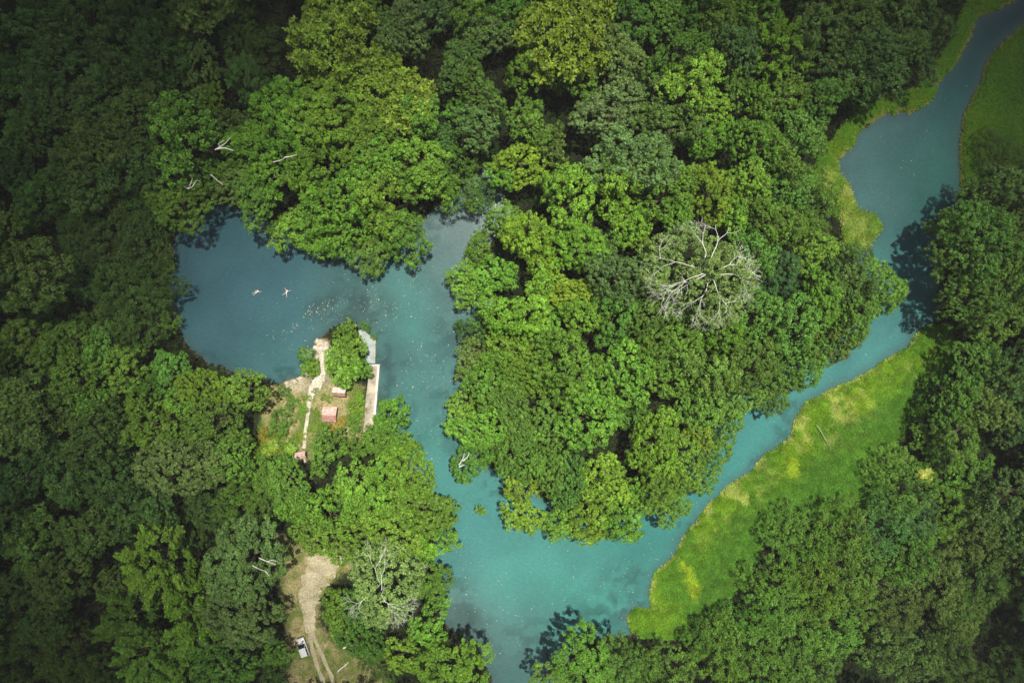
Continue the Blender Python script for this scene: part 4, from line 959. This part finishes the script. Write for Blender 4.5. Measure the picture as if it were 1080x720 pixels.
# added unseen vapour deck; its gap is shaped to darken the view edges
SHADE_Z = 420.0
cx_ = np.arange(-420, 420.1, 7.0); cy_ = np.arange(-360, 360.1, 7.0)
X, Y = np.meshgrid(cx_, cy_)
gx_ = X - sun_dir.x / sun_dir.z * SHADE_Z; gy_ = Y - sun_dir.y / sun_dir.z * SHADE_Z     # where its shade falls
ccx, ccy = at(622, 400)
d = np.sqrt(((gx_ - ccx) / np.where(gx_ > ccx, np.where(gy_ < ccy, 127, 93), 101)) ** 2 + ((gy_ - ccy) / np.where(gy_ > ccy, 88, np.where(gx_ > ccx, 104, 86))) ** 2) + (fbm(X, Y, 201, 60, 3) - .5) * .35
od = (1.7 * sstep(.6, 1.3, d) + 1.1 * sstep(1.0, 1.6, d)) * (.75 + .5 * fbm(X, Y, 203, 40, 4))
rim = sstep(0, 70, np.minimum(np.minimum(X + 420, 420 - X), np.minimum(Y + 360, 360 - Y)) - 30 * fbm(X, Y, 205, 50))
SIG = .03
T = od * rim / SIG
T = np.where(T < .5, 0, T)
up, dn = SHADE_Z + T * .7, SHADE_Z - T * .3
n = X.size; F = grid_faces(len(cx_), len(cy_)); Tf = T.ravel()
on = (Tf[F] > 0).any(1); F = F[on]
botmap = np.where(Tf > 0, np.arange(n) + n, np.arange(n))
V = np.concatenate([np.stack([X, Y, up], -1).reshape(-1, 3), np.stack([X, Y, dn], -1).reshape(-1, 3)])
me = mesh_np('shade_cloud', V, np.concatenate([F, botmap[F][:, ::-1]]), [], None, True)
bm = bmesh.new(); bm.from_mesh(me)
bmesh.ops.delete(bm, geom=[v_ for v_ in bm.verts if not v_.link_faces], context='VERTS'); bm.to_mesh(me); bm.free()
m, nt, N = newmat('shade_vapour')
out = N('ShaderNodeOutputMaterial'); pv = N('ShaderNodeVolumePrincipled')
pv.inputs['Color'].default_value = (.9, .91, .93, 1); pv.inputs['Density'].default_value = SIG; pv.inputs['Anisotropy'].default_value = .3
nt.links.new(pv.outputs[0], out.inputs['Volume'])
me.materials.append(m)
tag(link('shade_cloud', me), 'unseen vapour deck added to shade the edges of the view', kind='structure')

hz = MB().box((0, 0, 72.5), (1600, 1600, 151))  # added thin volume; its scatter lifts the dark tones
m, nt, N = newmat('tone_lift_haze')
out = N('ShaderNodeOutputMaterial'); pv = N('ShaderNodeVolumePrincipled')
pv.inputs['Color'].default_value = (.93, .93, .95, 1); pv.inputs['Density'].default_value = .00011; pv.inputs['Anisotropy'].default_value = 0.0
nt.links.new(pv.outputs[0], out.inputs['Volume'])
tag(hz.build('haze', m), 'thin haze added over the forest to lift the dark tones', 'haze', kind='stuff')
cam = bpy.data.cameras.new('camera'); co = bpy.data.objects.new('camera', cam); C.objects.link(co)
co.location = (0, 0, CAM_H); cam.lens = 24.0; cam.sensor_width = 36.0; cam.clip_end = 8000; cam.clip_start = .5
sc.camera = co
vs = sc.view_settings; sc.display_settings.display_device = 'sRGB'
vs.view_transform = 'Standard'; vs.look = 'None'; vs.exposure = 0.65; vs.gamma = 1.0; vs.use_curve_mapping = False
cy = sc.cycles
cy.max_bounces = 6; cy.diffuse_bounces = 2; cy.glossy_bounces = 2; cy.transmission_bounces = 3; cy.volume_bounces = 1; cy.transparent_max_bounces = 8
cy.caustics_reflective = False; cy.caustics_refractive = False
cy.sample_clamp_indirect = 1.2; cy.sample_clamp_direct = 2.5
cy.use_denoising = True; cy.denoising_prefilter = 'NONE'; cy.denoising_input_passes = 'RGB_ALBEDO_NORMAL'; cy.filter_width = 1.6
